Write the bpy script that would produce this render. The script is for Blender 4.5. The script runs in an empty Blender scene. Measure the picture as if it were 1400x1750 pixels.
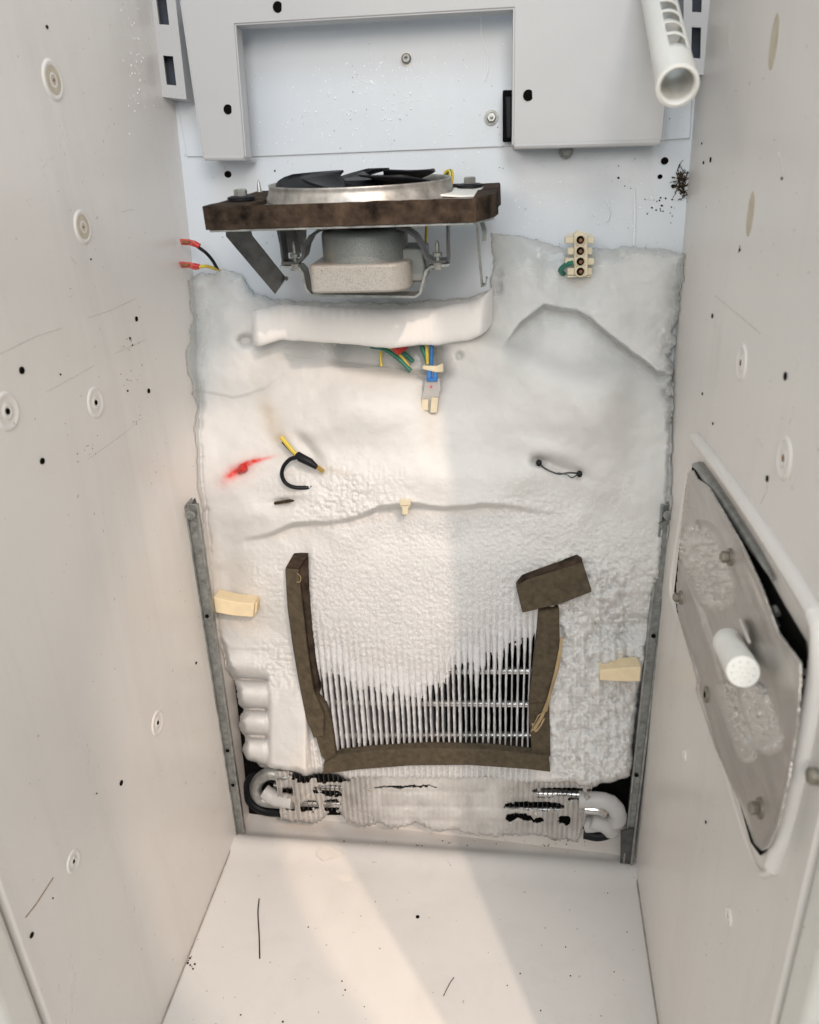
import bpy, bmesh, math, random
import numpy as np
from mathutils import Vector, Matrix
random.seed(7); rng = np.random.RandomState(11)
S = bpy.context.scene
COL = S.collection
# ------------------------------------------------------------------ camera
F = 1406.0
MX = np.array([0.99142166, 0.01615439, -0.12970014])
MY = np.array([0.12392756, -0.43152211, 0.89354946])
MZ = np.array([-0.04153373, -0.90195771, -0.42982234])
M3 = np.stack([MX, MY, MZ])
CAM = np.array([0.0939, 0.0, 0.7564])
cd = bpy.data.cameras.new('camera'); cam = bpy.data.objects.new('camera', cd); COL.objects.link(cam)
cd.sensor_fit = 'VERTICAL'; cd.sensor_height = 24; cd.lens = F / 1750 * 24; cd.clip_start = .02; cd.clip_end = 50
r_, u_, b_ = M3 @ [1, 0, 0], M3 @ [0, -1, 0], M3 @ [0, 0, -1]
cam.matrix_world = Matrix(((r_[0], u_[0], b_[0], CAM[0]), (r_[1], u_[1], b_[1], CAM[1]), (r_[2], u_[2], b_[2], CAM[2]), (0, 0, 0, 1)))
cd.dof.use_dof = True; cd.dof.focus_distance = .80; cd.dof.aperture_fstop = 6.5
S.camera = cam
# ------------------------------------------------------------------ world and lamps
w = bpy.data.worlds.new('World'); S.world = w; w.use_nodes = True
w.node_tree.nodes['Background'].inputs[0].default_value = (.95, 1.0, .98, 1)
w.node_tree.nodes['Background'].inputs[1].default_value = .30
def lamp(name, loc, to, power, color, radius, spot, blend=.06):
    l = bpy.data.lights.new(name, 'SPOT'); l.energy = power; l.color = color; l.shadow_soft_size = radius
    l.spot_size = math.radians(spot); l.spot_blend = blend
    o = bpy.data.objects.new(name, l); COL.objects.link(o); o.location = loc
    o.rotation_euler = (Vector(to) - Vector(loc)).to_track_quat('-Z', 'Y').to_euler(); return o
lamp('ceiling_downlight', (.72, -.92, 1.9), (.0, 1.3, -.35), 70, (1, .77, .61), .014, 24.2, .12)
lamp('ceiling_downlight', (.90, -.72, 1.9), (.15, .95, -.2), 74, (1, .76, .58), .012, 18.5, .05)
def soft(name, loc, to, power, size, color):
    l = bpy.data.lights.new(name, 'AREA'); l.energy = power; l.size = size; l.color = color
    o = bpy.data.objects.new(name, l); COL.objects.link(o); o.location = loc
    o.rotation_euler = (Vector(to) - Vector(loc)).to_track_quat('-Z', 'Y').to_euler(); return o
soft('cool_top_light', (.05, -.40, 2.0), (.0, .7, .95), 6.5, .6, (.72, .88, 1))  # added soft cool light for the upper part, source unseen
soft('front_fill', (-.08, -.85, 1.08), (0, .75, .60), 4.0, .35, (1, .95, .90))  # added frontal fill to lift the ice and the bar under the fan
soft('left_wall_fill', (.42, -.75, 1.40), (-.23, .5, .8), 11.2, .5, (1, .90, .82))  # added warm fill to brighten the left wall
soft('right_wall_fill', (-.62, -.62, 1.25), (.15, .7, .5), 3.0, .45, (1, .90, .79))  # added fill from the left to brighten the right wall and ice
S.view_settings.view_transform = 'Standard'; S.view_settings.look = 'None'; S.view_settings.gamma = 1
S.view_settings.exposure = 0.18
# ------------------------------------------------------------------ photograph rays to places in the box
W = .23
def yback(x, z):
    k = (x + W) / (2 * W)
    return (.735 + .118 * z) * (1 - k) + (.702 + .077 * z) * k
def rays(px, py):
    v = np.stack([np.asarray(px, float) - 700, np.asarray(py, float) - 875, np.full(np.shape(px), F)], -1)
    return v @ M3.T
def P(px, py, t=0.0):                       # on the back wall, t metres in front of it
    r = rays(px, py); r = r / r[..., 1:2]
    y = np.full(np.shape(px), .74)
    for _ in range(8):
        p = CAM + r * y[..., None]
        y = yback(p[..., 0], p[..., 2]) - t
    return CAM + r * y[..., None]
def G(px, py, yw):                           # on the upright plane y = yw
    r = rays(px, py); return CAM + r * (yw / r[..., 1:2])
def SW(px, py, t=0.0, side=-1):              # on a side wall
    r = rays(px, py); x = side * (W - t) - CAM[0]
    return CAM + r * (x / r[..., 0])[..., None]
def FL(px, py, t=0.0):
    r = rays(px, py); return CAM + r * ((t - CAM[2]) / r[..., 2:3])
def Q(px, py, d):
    v = np.array([px - 700, py - 875, F]) / F * d
    return CAM + M3 @ v
V = lambda p: Vector([float(a) for a in p])
# ------------------------------------------------------------------ materials
def nodes(name):
    m = bpy.data.materials.new(name); m.use_nodes = True
    nt = m.node_tree; return m, nt, nt.nodes['Principled BSDF']
def ramp(nt, src, stops):
    r = nt.nodes.new('ShaderNodeValToRGB'); nt.links.new(src, r.inputs[0])
    e = r.color_ramp.elements
    e[0].position, e[0].color = stops[0][0], (*stops[0][1], 1)
    e[1].position, e[1].color = stops[-1][0], (*stops[-1][1], 1)
    for p, c in stops[1:-1]:
        n = e.new(p); n.color = (*c, 1)
    return r.outputs[0]
def noise(nt, scale, detail=4, rough=.55, vec=None, dist=0, stretch=None):
    tc = nt.nodes.new('ShaderNodeTexCoord'); n = nt.nodes.new('ShaderNodeTexNoise')
    n.inputs['Scale'].default_value = scale; n.inputs['Detail'].default_value = detail; n.inputs['Roughness'].default_value = rough
    n.inputs['Distortion'].default_value = dist
    mp = nt.nodes.new('ShaderNodeMapping'); nt.links.new(tc.outputs['Object'], mp.inputs[0])
    if stretch: mp.inputs['Scale'].default_value = stretch
    nt.links.new(mp.outputs[0], n.inputs['Vector']); return n.outputs['Fac']
def mixc(nt, fac, a, b):
    m = nt.nodes.new('ShaderNodeMix'); m.data_type = 'RGBA'
    if isinstance(fac, float): m.inputs[0].default_value = fac
    else: nt.links.new(fac, m.inputs[0])
    for s, v in ((6, a), (7, b)):
        if isinstance(v, tuple): m.inputs[s].default_value = (*v, 1)
        else: nt.links.new(v, m.inputs[s])
    return m.outputs[2]
def math_(nt, op, a, b=None):
    m = nt.nodes.new('ShaderNodeMath'); m.operation = op
    for i, v in enumerate((a, b)):
        if v is None: continue
        if isinstance(v, (int, float)): m.inputs[i].default_value = v
        else: nt.links.new(v, m.inputs[i])
    return m.outputs[0]
def bump(nt, h, bs, strength, dist=.001, prev=None):
    b = nt.nodes.new('ShaderNodeBump'); b.inputs['Strength'].default_value = strength; b.inputs['Distance'].default_value = dist
    nt.links.new(h, b.inputs['Height'])
    if prev: nt.links.new(prev, b.inputs['Normal'])
    nt.links.new(b.outputs[0], bs.inputs['Normal']); return b.outputs[0]
def simple(name, col, rough=.5, metal=0, var=.15, nscale=60, bscale=250, bstr=.15, spec=None, stretch=None):
    m, nt, bs = nodes(name)
    n = noise(nt, nscale, 5, .6, stretch=stretch)
    lo = tuple(max(0, c * (1 - var)) for c in col); hi = tuple(min(1, c * (1 + var)) for c in col)
    nt.links.new(ramp(nt, n, [(.3, lo), (.7, hi)]), bs.inputs['Base Color'])
    bs.inputs['Metallic'].default_value = metal
    rr = nt.nodes.new('ShaderNodeMapRange'); nt.links.new(n, rr.inputs[0]); rr.inputs[3].default_value = rough * .8; rr.inputs[4].default_value = min(1, rough * 1.2)
    nt.links.new(rr.outputs[0], bs.inputs['Roughness'])
    if spec is not None: bs.inputs['Specular IOR Level'].default_value = spec
    bump(nt, noise(nt, bscale, 3, .6, stretch=stretch), bs, bstr, .0006)
    return m
def liner(name, col, dirt=.5, peel=.25, rough=.30):
    m, nt, bs = nodes(name)
    big = noise(nt, 5, 5, .6)
    base = ramp(nt, big, [(.3, tuple(c * .95 for c in col)), (.65, col)])
    # thin grime streaks and smudges
    sm = noise(nt, 9, 8, .75, dist=1.2)
    smr = ramp(nt, sm, [(.60, (0, 0, 0)), (.78, (dirt * .45,) * 3)])
    c2 = mixc(nt, smr, base, (.50, .43, .36))
    sp = noise(nt, 170, 2, .5)
    spr = ramp(nt, sp, [(.73, (0, 0, 0)), (.76, (dirt,) * 3)])
    c3 = mixc(nt, spr, c2, (.25, .2, .16))
    dr = noise(nt, 16, 6, .7, stretch=(1, 1, .12), dist=.6)
    drr = ramp(nt, dr, [(.50, (0, 0, 0)), (.72, (dirt * .55,) * 3)])
    c3 = mixc(nt, drr, c3, (.56, .53, .50))
    nt.links.new(c3, bs.inputs['Base Color'])
    rr = nt.nodes.new('ShaderNodeMapRange'); nt.links.new(sm, rr.inputs[0]); rr.inputs[3].default_value = rough * .7; rr.inputs[4].default_value = rough * 1.35
    nt.links.new(rr.outputs[0], bs.inputs['Roughness'])
    n1 = bump(nt, noise(nt, 420, 2, .5), bs, peel, .0004)
    bump(nt, noise(nt, 14, 3, .5), bs, .25, .004, n1)
    return m
MAT = {}
MAT['liner'] = liner('liner_plastic', (.80, .77, .74))
MAT['liner_back'] = liner('liner_back', (.66, .71, .765), .25, .12, .3)
MAT['floor'] = liner('floor_plastic', (.70, .675, .65), .6, .12, .36)
MAT['paint'] = liner('white_painted_steel', (.50, .505, .515), .12, .12, .35)
MAT['pvc'] = simple('white_plastic', (.74, .73, .69), .4, 0, .04, 30, 200, .08)
MAT['cream'] = simple('cream_plastic', (.66, .58, .42), .5, 0, .08, 60, 300, .2)
MAT['cream_foam'] = simple('cream_foam', (.78, .64, .42), .85, 0, .08, 70, 320, .5)
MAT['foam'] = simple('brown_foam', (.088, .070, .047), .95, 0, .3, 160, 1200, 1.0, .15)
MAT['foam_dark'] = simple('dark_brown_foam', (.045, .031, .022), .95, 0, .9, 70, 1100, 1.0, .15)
MAT['galv'] = simple('galvanised_steel', (.36, .37, .36), .42, .85, .3, 110, 300, .2)
MAT['galv_old'] = simple('weathered_steel', (.29, .30, .29), .5, .7, .35, 160, 340, .4)
MAT['steel'] = simple('brushed_steel_plate', (.50, .455, .41), .36, .6, .14, 40, 300, .2, stretch=(1, 1, 6))
def plate_mat():
    m, nt, bs = nodes('plate_with_residue')
    n = noise(nt, 30, 6, .65, stretch=(1, 1, 5)); c = ramp(nt, n, [(.3, (.46, .435, .41)), (.7, (.60, .57, .54))])
    a = nt.nodes.new('ShaderNodeVertexColor'); a.layer_name = 'mask'; sep = nt.nodes.new('ShaderNodeSeparateColor'); nt.links.new(a.outputs[0], sep.inputs[0])
    nt.links.new(mixc(nt, sep.outputs[0], c, (.70, .68, .65)), bs.inputs['Base Color'])
    nt.links.new(math_(nt, 'MULTIPLY', math_(nt, 'SUBTRACT', 1.0, sep.outputs[0]), .75), bs.inputs['Metallic'])
    rr = nt.nodes.new('ShaderNodeMapRange'); nt.links.new(n, rr.inputs[0]); rr.inputs[3].default_value = .25; rr.inputs[4].default_value = .5; nt.links.new(rr.outputs[0], bs.inputs['Roughness'])
    n1 = bump(nt, noise(nt, 300, 4, .6, stretch=(1, 1, 5)), bs, .2, .0005); bump(nt, noise(nt, 60, 3, .5), bs, .3, .002, n1); return m
MAT['plate'] = plate_mat()
MAT['alu'] = simple('shroud_steel', (.40, .39, .37), .45, .7, .35, 90, 280, .2)
MAT['dark_metal'] = simple('dark_steel_strap', (.10, .10, .10), .4, .7, .3, 90, 280, .2)
MAT['chrome'] = simple('tube_metal', (.62, .61, .60), .22, 1, .1, 50, 200, .1)
MAT['black'] = simple('black_plastic', (.006, .007, .010), .5, 0, .2, 50, 200, .05, .25)
MAT['black_matt'] = simple('matt_black', (.004, .004, .004), .95, 0, .3, 50, 200, .2, .1)
MAT['hole'] = simple('hole_shadow', (.006, .005, .004), .95, 0, .3, 50, 200, .1, .05)
MAT['red'] = simple('red_plastic', (.55, .035, .03), .4, 0, .25, 90, 200, .1)
MAT['pinkred'] = simple('red_terminal_sleeve', (.55, .10, .08), .45, 0, .3, 120, 200, .2)
MAT['yellow'] = simple('yellow_insulation', (.62, .47, .06), .4, 0, .1, 90, 200, .05)
MAT['green'] = simple('green_insulation', (.02, .16, .11), .4, 0, .2, 90, 200, .05)
MAT['blue'] = simple('blue_insulation', (.03, .16, .45), .4, 0, .2, 90, 200, .05)
MAT['brass'] = simple('brass', (.62, .42, .12), .3, .8, .2, 90, 200, .1)
MAT['stain'] = simple('yellowed_stain', (.56, .50, .40), .6, 0, .16, 120, 300, .1)
MAT['rust'] = simple('rust_brown', (.22, .10, .045), .9, 0, .5, 300, 500, .5)
MAT['grime'] = simple('grime', (.05, .035, .022), .95, 0, .6, 300, 500, .5, .1)
MAT['bead'] = simple('frozen_bead', (.86, .88, .90), .08, 0, .03, 60, 200, .02)
MAT['dull_bolt'] = simple('dull_bolt', (.27, .25, .21), .5, .6, .3, 200, 300, .3)
MAT['wet'] = simple('wet_floor', (.72, .68, .64), .06, 0, .03, 8, 60, .05)
MAT['joint'] = simple('joint_grey', (.34, .31, .28), .8, 0, .3, 60, 200, .1)
MAT['slot_dark'] = simple('slot_shade', (.05, .06, .08), .7, 0, .2, 60, 200, .1)
MAT['scuff'] = simple('scuff', (.58, .54, .49), .8, 0, .3, 300, 200, .1)
MAT['tape'] = simple('tan_tape', (.36, .26, .14), .4, 0, .2, 80, 200, .3)
def motor_mat(name, col):
    m, nt, bs = nodes(name)
    n = noise(nt, 1300, 2, .7); c = ramp(nt, n, [(.30, tuple(x * .45 for x in col)), (.46, col), (.8, tuple(min(1, x * 1.15) for x in col))])
    b = noise(nt, 26, 5, .7); st = ramp(nt, b, [(.52, (0, 0, 0)), (.72, (.45, .45, .45))])
    nt.links.new(mixc(nt, st, c, (.34, .26, .19)), bs.inputs['Base Color'])
    bs.inputs['Roughness'].default_value = .5; bs.inputs['Metallic'].default_value = .25
    bump(nt, n, bs, .3, .0004); return m
MAT['motor_top'] = motor_mat('motor_grey', (.19, .21, .21)); MAT['motor_low'] = motor_mat('motor_cream', (.37, .36, .335))
def ice_mat(name, clear_const=None, k=1.0, clearcol=(.76, .775, .765), f0=(.66, .65, .635), f1=(.75, .74, .725)):
    m, nt, bs = nodes(name)
    frost = mixc(nt, noise(nt, 30, 5, .6), f0, f1)
    if clear_const is None:
        a = nt.nodes.new('ShaderNodeVertexColor'); a.layer_name = 'mask'
        sep = nt.nodes.new('ShaderNodeSeparateColor'); nt.links.new(a.outputs[0], sep.inputs[0])
        clear, red, tan = sep.outputs[0], sep.outputs[1], sep.outputs[2]
        grey_mask = a.outputs[1]  # alpha mask: thin rime together with painted lip and crevice shade
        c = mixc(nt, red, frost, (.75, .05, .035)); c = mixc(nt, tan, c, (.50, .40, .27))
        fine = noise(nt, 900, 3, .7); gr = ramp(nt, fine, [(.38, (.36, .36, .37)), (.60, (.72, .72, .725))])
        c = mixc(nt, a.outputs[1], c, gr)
        c = mixc(nt, clear, c, clearcol)
    else:
        cl = nt.nodes.new('ShaderNodeValue'); cl.outputs[0].default_value = clear_const; clear = cl.outputs[0]
        c = mixc(nt, clear, frost, (.66, .65, .645))
    nt.links.new(c, bs.inputs['Base Color'])
    rr = nt.nodes.new('ShaderNodeMapRange'); nt.links.new(clear, rr.inputs[0]); rr.inputs[3].default_value = .62; rr.inputs[4].default_value = .14
    nt.links.new(rr.outputs[0], bs.inputs['Roughness'])
    nt.links.new(math_(nt, 'MULTIPLY', clear, .38 * k), bs.inputs['Transmission Weight'])
    bs.inputs['IOR'].default_value = 1.31
    nt.links.new(math_(nt, 'ADD', math_(nt, 'MULTIPLY', clear, .7), .28), bs.inputs['Subsurface Weight']); bs.inputs['Subsurface Radius'].default_value = (1, 1.1, 1.2); bs.inputs['Subsurface Scale'].default_value = .009
    inv = math_(nt, 'SUBTRACT', 1.0, clear)
    h = math_(nt, 'MULTIPLY', noise(nt, 1400, 2, .6), inv)
    n1 = bump(nt, h, bs, .55, .0007)
    bump(nt, noise(nt, 160, 3, .6), bs, .22, .0012, n1)
    return m
MAT['ice'] = ice_mat('frosted_ice'); MAT['ice_clear'] = ice_mat('clear_ice', .75, 1.3); MAT['ice_bar'] = ice_mat('milky_ice', .10, 1, (.86, .86, .85), (.86, .85, .84), (.92, .91, .90))
MAT['ice_row'] = ice_mat('clear_hanging_ice', None, 1.6, (.70, .675, .65))
MAT['frost'] = simple('fin_frost', (.66, .66, .67), .7, 0, .14, 900, 1500, .6)
# ------------------------------------------------------------------ mesh helpers
class MB:
    def __init__(s): s.v = []; s.f = []
    def add(s, vs, fs):
        n = len(s.v); s.v += [tuple(float(a) for a in v) for v in vs]; s.f += [tuple(i + n for i in f) for f in fs]; return s
    def hexa(s, a, b):                        # a, b: two quads (4 points each), matching order
        return s.add(list(a) + list(b), [(3, 2, 1, 0), (4, 5, 6, 7), (0, 1, 5, 4), (1, 2, 6, 5), (2, 3, 7, 6), (3, 0, 4, 7)])
    def box(s, lo, hi):
        x0, y0, z0 = lo; x1, y1, z1 = hi
        return s.hexa([(x0, y0, z0), (x1, y0, z0), (x1, y1, z0), (x0, y1, z0)], [(x0, y0, z1), (x1, y0, z1), (x1, y1, z1), (x0, y1, z1)])
    def prism(s, pts, vec):
        pts = [np.array(p, float) for p in pts]; n = len(pts); q = [p + np.array(vec) for p in pts]
        return s.add(pts + q, [tuple(range(n))[::-1], tuple(range(n, 2 * n))] + [(i, (i + 1) % n, n + (i + 1) % n, n + i) for i in range(n)])
    def tube(s, pts, r, n=10, cap=True):
        pts = [np.array(p, float) for p in pts]; m = len(pts); rr = r if hasattr(r, '__len__') else [r] * m
        ref = np.array([.31, .2, .93]); vs = []
        for i, p in enumerate(pts):
            t = pts[min(i + 1, m - 1)] - pts[max(i - 1, 0)]; t = t / (np.linalg.norm(t) + 1e-12)
            a = ref - t * (ref @ t); a /= np.linalg.norm(a); ref = a; b = np.cross(t, a)
            for k in range(n):
                th = 2 * math.pi * k / n; vs.append(p + rr[i] * (a * math.cos(th) + b * math.sin(th)))
        fs = [(i * n + k, i * n + (k + 1) % n, (i + 1) * n + (k + 1) % n, (i + 1) * n + k) for i in range(m - 1) for k in range(n)]
        if cap: fs += [tuple(range(n))[::-1], tuple(range((m - 1) * n, m * n))]
        return s.add(vs, fs)
    def lathe(s, c, ax, prof, n=28, cap0=False, cap1=False, sq=(1, 1)):   # prof: (radius, height along ax)
        c = np.array(c, float); ax = np.array(ax, float); ax /= np.linalg.norm(ax)
        h = np.array([0, 0, 1.]) if abs(ax[2]) < .8 else np.array([1., 0, 0])
        a = np.cross(ax, h); a /= np.linalg.norm(a); b = np.cross(ax, a); vs = []
        for r, z in prof:
            for k in range(n):
                th = 2 * math.pi * k / n; vs.append(c + ax * z + r * (a * math.cos(th) * sq[0] + b * math.sin(th) * sq[1]))
        m = len(prof)
        fs = [(i * n + k, i * n + (k + 1) % n, (i + 1) * n + (k + 1) % n, (i + 1) * n + k) for i in range(m - 1) for k in range(n)]
        if cap0: fs.append(tuple(range(n))[::-1])
        if cap1: fs.append(tuple(range((m - 1) * n, m * n)))
        return s.add(vs, fs)
    def strip(s, path, wv, th):
        path = [np.array(p, float) for p in path]; wv = np.array(wv, float); wd = wv / np.linalg.norm(wv); m = len(path); vs = []
        for i, p in enumerate(path):
            t0 = path[i] - path[max(i - 1, 0)]; t1 = path[min(i + 1, m - 1)] - path[i]
            def nn(t): c = np.cross(wd, t); l = np.linalg.norm(c); return c / l if l > 1e-9 else None
            a, b = nn(t0), nn(t1); a = b if a is None else a; b = a if b is None else b
            k = a + b; k /= np.linalg.norm(k); k = k / max(.5, k @ a) * th / 2
            vs += [p + k - wv / 2, p + k + wv / 2, p - k + wv / 2, p - k - wv / 2]
        fs = [(i * 4 + k, i * 4 + (k + 1) % 4, i * 4 + 4 + (k + 1) % 4, i * 4 + 4 + k) for i in range(m - 1) for k in range(4)]
        fs += [(3, 2, 1, 0), tuple(range(4 * m - 4, 4 * m))]
        return s.add(vs, fs)
    def build(s, name, mat, parent=None, bevel=0, smooth=35, kind=None, seg=2):
        me = bpy.data.meshes.new(name); me.from_pydata(s.v, [], s.f)
        bm = bmesh.new(); bm.from_mesh(me); bmesh.ops.recalc_face_normals(bm, faces=bm.faces); bm.to_mesh(me); bm.free()
        me.materials.append(mat if not isinstance(mat, str) else MAT[mat])
        o = bpy.data.objects.new(name, me); COL.objects.link(o)
        if smooth: me.shade_smooth(); me.set_sharp_from_angle(angle=math.radians(smooth))
        if bevel:
            b = o.modifiers.new('bevel', 'BEVEL'); b.width = bevel; b.segments = seg; b.limit_method = 'ANGLE'; b.angle_limit = math.radians(35)
        if parent:
            o.parent = parent; o.matrix_parent_inverse = Matrix.Translation(-parent.matrix_world.translation) if not parent.data else parent.matrix_world.inverted()
        if kind: o['kind'] = kind
        return o
def thing(name, label, cat, loc, group=None):
    o = bpy.data.objects.new(name, None); COL.objects.link(o); o.location = V(loc); o.empty_display_size = .01
    o.matrix_world = Matrix.Translation(V(loc))
    return tag(o, label, cat, group)
def tag(o, label, cat, group=None):
    o['label'] = label; o['category'] = cat
    if group: o['group'] = group
    return o
def catmull(pts, n=8):
    pts = [np.array(p, float) for p in pts]; q = [2 * pts[0] - pts[1]] + pts + [2 * pts[-1] - pts[-2]]; out = []
    for i in range(1, len(q) - 2):
        for k in range(n):
            t = k / n; a, b, c, d = q[i - 1], q[i], q[i + 1], q[i + 2]
            out.append(.5 * ((2 * b) + (-a + c) * t + (2 * a - 5 * b + 4 * c - d) * t * t + (-a + 3 * b - 3 * c + d) * t ** 3))
    out.append(pts[-1]); return out
BN = np.array([0.036, -.99, .098]); BN /= np.linalg.norm(BN)      # back wall normal, towards the room
# ------------------------------------------------------------------ noise on arrays
def vnoise(shape, cell, seed):
    r = np.random.RandomState(seed); h, w_ = shape
    gy, gx = int(h / cell) + 4, int(w_ / cell) + 4; g = r.rand(gy, gx)
    y = np.arange(h) / cell; x = np.arange(w_) / cell
    yi, xi = y.astype(int), x.astype(int); fy, fx = y - yi, x - xi
    fy = fy * fy * (3 - 2 * fy); fx = fx * fx * (3 - 2 * fx)
    a = g[np.ix_(yi, xi)]; b = g[np.ix_(yi, xi + 1)]; c = g[np.ix_(yi + 1, xi)]; d = g[np.ix_(yi + 1, xi + 1)]
    fy, fx = fy[:, None], fx[None, :]
    return (a * (1 - fx) + b * fx) * (1 - fy) + (c * (1 - fx) + d * fx) * fy
def fbm(shape, cell, seed, octs=4, gain=.5, billow=False):
    o = 0; amp = 1; tot = 0
    for k in range(octs):
        n = vnoise(shape, max(1.5, cell / 2 ** k), seed + k * 17)
        if billow: n = np.abs(2 * n - 1) 
        o = o + amp * n; tot += amp; amp *= gain
    return o / tot
def sstep(a, b, x):
    t = np.clip((x - a) / (b - a), 0, 1); return t * t * (3 - 2 * t)
def poly_mask_dist(PX, PY, poly):
    poly = np.array(poly, float); n = len(poly); ins = np.zeros(PX.shape, bool); dmin = np.full(PX.shape, 1e9)
    for i in range(n):
        x0, y0 = poly[i]; x1, y1 = poly[(i + 1) % n]
        if y0 != y1:
            c = ((y0 > PY) != (y1 > PY)) & (PX < (x1 - x0) * (PY - y0) / (y1 - y0) + x0); ins ^= c
        dx, dy = x1 - x0, y1 - y0; t = np.clip(((PX - x0) * dx + (PY - y0) * dy) / (dx * dx + dy * dy + 1e-9), 0, 1)
        dmin = np.minimum(dmin, np.hypot(PX - x0 - t * dx, PY - y0 - t * dy))
    return ins, dmin
def gauss(PX, PY, cx, cy, sx, sy, ang=0):
    a = math.radians(ang); dx, dy = PX - cx, PY - cy; u = dx * math.cos(a) + dy * math.sin(a); v = -dx * math.sin(a) + dy * math.cos(a)
    return np.exp(-(u / sx) ** 2 - (v / sy) ** 2)
# ================================================================== SETTING
TOP = 1.5
m = MB()
n = 12
vs = []; fs = []
for j in range(n + 1):
    for i in range(n + 1):
        x = -W + 2 * W * i / n; z = -.02 + (TOP + .02) * j / n; vs.append((x, yback(x, z), z))
for j in range(n):
    for i in range(n): a = j * (n + 1) + i; fs.append((a, a + 1, a + n + 2, a + n + 1))
m.add(vs, fs)
for j in range(n + 1):
    pass
back = m.build('back_wall', 'liner_back', kind='structure')
left = MB().box((-W - .03, .335, -.03), (-W, .95, TOP)).build('left_wall', 'liner', bevel=.002, kind='structure')
right = MB().box((W, .292, -.03), (W + .03, .95, TOP)).build('right_wall', 'liner', bevel=.002, kind='structure')
# floor: flat sheet with low rounded lip in front of the coil trough
prof = [(.12, 0), (.640, 0), (.650, .0004), (.658, .0014), (.665, .0026), (.671, .0031), (.677, .0024), (.683, -.0005), (.690, -.006), (.699, -.010), (.72, -.012), (.76, -.012)]
m = MB(); vs = [(x, y, z) for y, z in prof for x in (-W, W)]
fs = [(2 * i, 2 * i + 1, 2 * i + 3, 2 * i + 2) for i in range(len(prof) - 1)]
floor = m.add(vs, fs).build('floor', 'floor', kind='structure', smooth=60)
MB().hexa([(-W, yback(-W, -.02) - .002, -.02), (W, yback(W, -.02) - .002, -.02), (W, yback(W, -.02), -.02), (-W, yback(-W, -.02), -.02)], [(-W, yback(-W, .075) - .002, .075), (W, yback(W, .075) - .002, .075), (W, yback(W, .075), .075), (-W, yback(-W, .075), .075)]).build('trough_wall', 'floor', back)
# front jambs of the cabinet
jl = MB().box((-W - .030, .300, -.03), (-W - .0005, .333, TOP)).build('left_jamb', 'pvc', bevel=.008, kind='structure', seg=4)
jl2 = MB().box((-W - .080, .285, -.03), (-W - .031, .325, TOP)).build('left_jamb', 'pvc', bevel=.006, kind='structure', seg=4)
jr = MB().box((W + .0005, .262, -.03), (W + .018, .290, TOP)).build('right_jamb', 'pvc', bevel=.006, kind='structure', seg=4)
jr2 = MB().box((W + .0185, .178, -.03), (W + .09, .284, TOP)).build('right_jamb', 'pvc', bevel=.008, kind='structure', seg=4)
# seams in the wall/floor corners
for x in (-W + .0006, W - .0006):
    MB().tube([(x, .34 if x < 0 else .3, .0006), (x, .66, .0006)], .0009, 6).build('sealant_bead', 'joint', floor)
# raised rear sheet in the upper part of the back wall
def psheet(poly, t0, t1):
    m = MB(); a = [P(x, y, t0) for x, y in poly]; b = [P(x, y, t1) for x, y in poly]; n = len(a)
    # second ring straight in front of the first, not along the view ray
    b = [p + BN * (t1 - t0) for p in a]
    m.add(a + b, [tuple(range(n))[::-1], tuple(range(n, 2 * n))] + [(i, (i + 1) % n, n + (i + 1) % n, n + i) for i in range(n)])
    return m
psheet([(321, 268), (302, 150), (290, -60), (1192, -60), (1184, 120), (1178, 237), (1130, 240), (436, 268)], -.001, .0022).build('liner_panel', 'liner_back', back, bevel=.0006)
# ------------------------------------------------------------------ holes, dimples and stains of the liner
def nrm(side): return np.array([-side, 0, 0.])
def disc(m, c, ax, r, h=.0005, n=14, jit=0, sq=(1, 1)): m.lathe(c, ax, [(r, 0), (r, h), (r * .6, h * 1.05), (.00001, h * 1.05)], n, sq=sq); return m
def hole(px, py, r, wall, side):
    c = SW(px, py, 0, side) if side else P(px, py, 0); ax = nrm(side) if side else BN
    disc(MB(), c, ax, r * .78, .0006, sq=(1, random.uniform(.8, 1))).build('hole', 'hole', wall)
for px, py, r in [(37, 633, .0036), (72, 788, .0034), (233, 545, .0030), (222, 578, .0015), (226, 590, .001), (254, 668, .0030), (335, 1133, .0022), (207, 1338, .0032), (54, 1598, .0028), (218, 668, .0012), (80, 46, .0018), (155, 443, .001), (103, 640, .001), (165, 1356, .0008), (90, 1535, .0008)]:
    hole(px, py, r, left, -1)
for px, py, r in [(1218, 540, .0024), (1343, 643, .0030), (1312, 818, .0024), (1205, 1190, .0026), (1265, 427, .0014), (1215, 273, .0024), (1203, 278, .0018), (1168, 1290, .0016), (1219, 724, .0014), (1201, 673, .0016), (1337, 305, .0012), (1207, 1405, .0016), (1200, 245, .001)]:
    hole(px, py, r, right, 1)
for px, py, r in [(390, 298, .0046), (1136, 275, .0040), (1128, 302, .0026), (1150, 318, .0020), (1057, 304, .0012), (1129, 338, .0010), (1187, 213, .0016), (1189, 244, .0010), (470, 292, .001), (1068, 318, .0006), (1078, 322, .0006)]:
    hole(px, py, r, back, 0)
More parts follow.
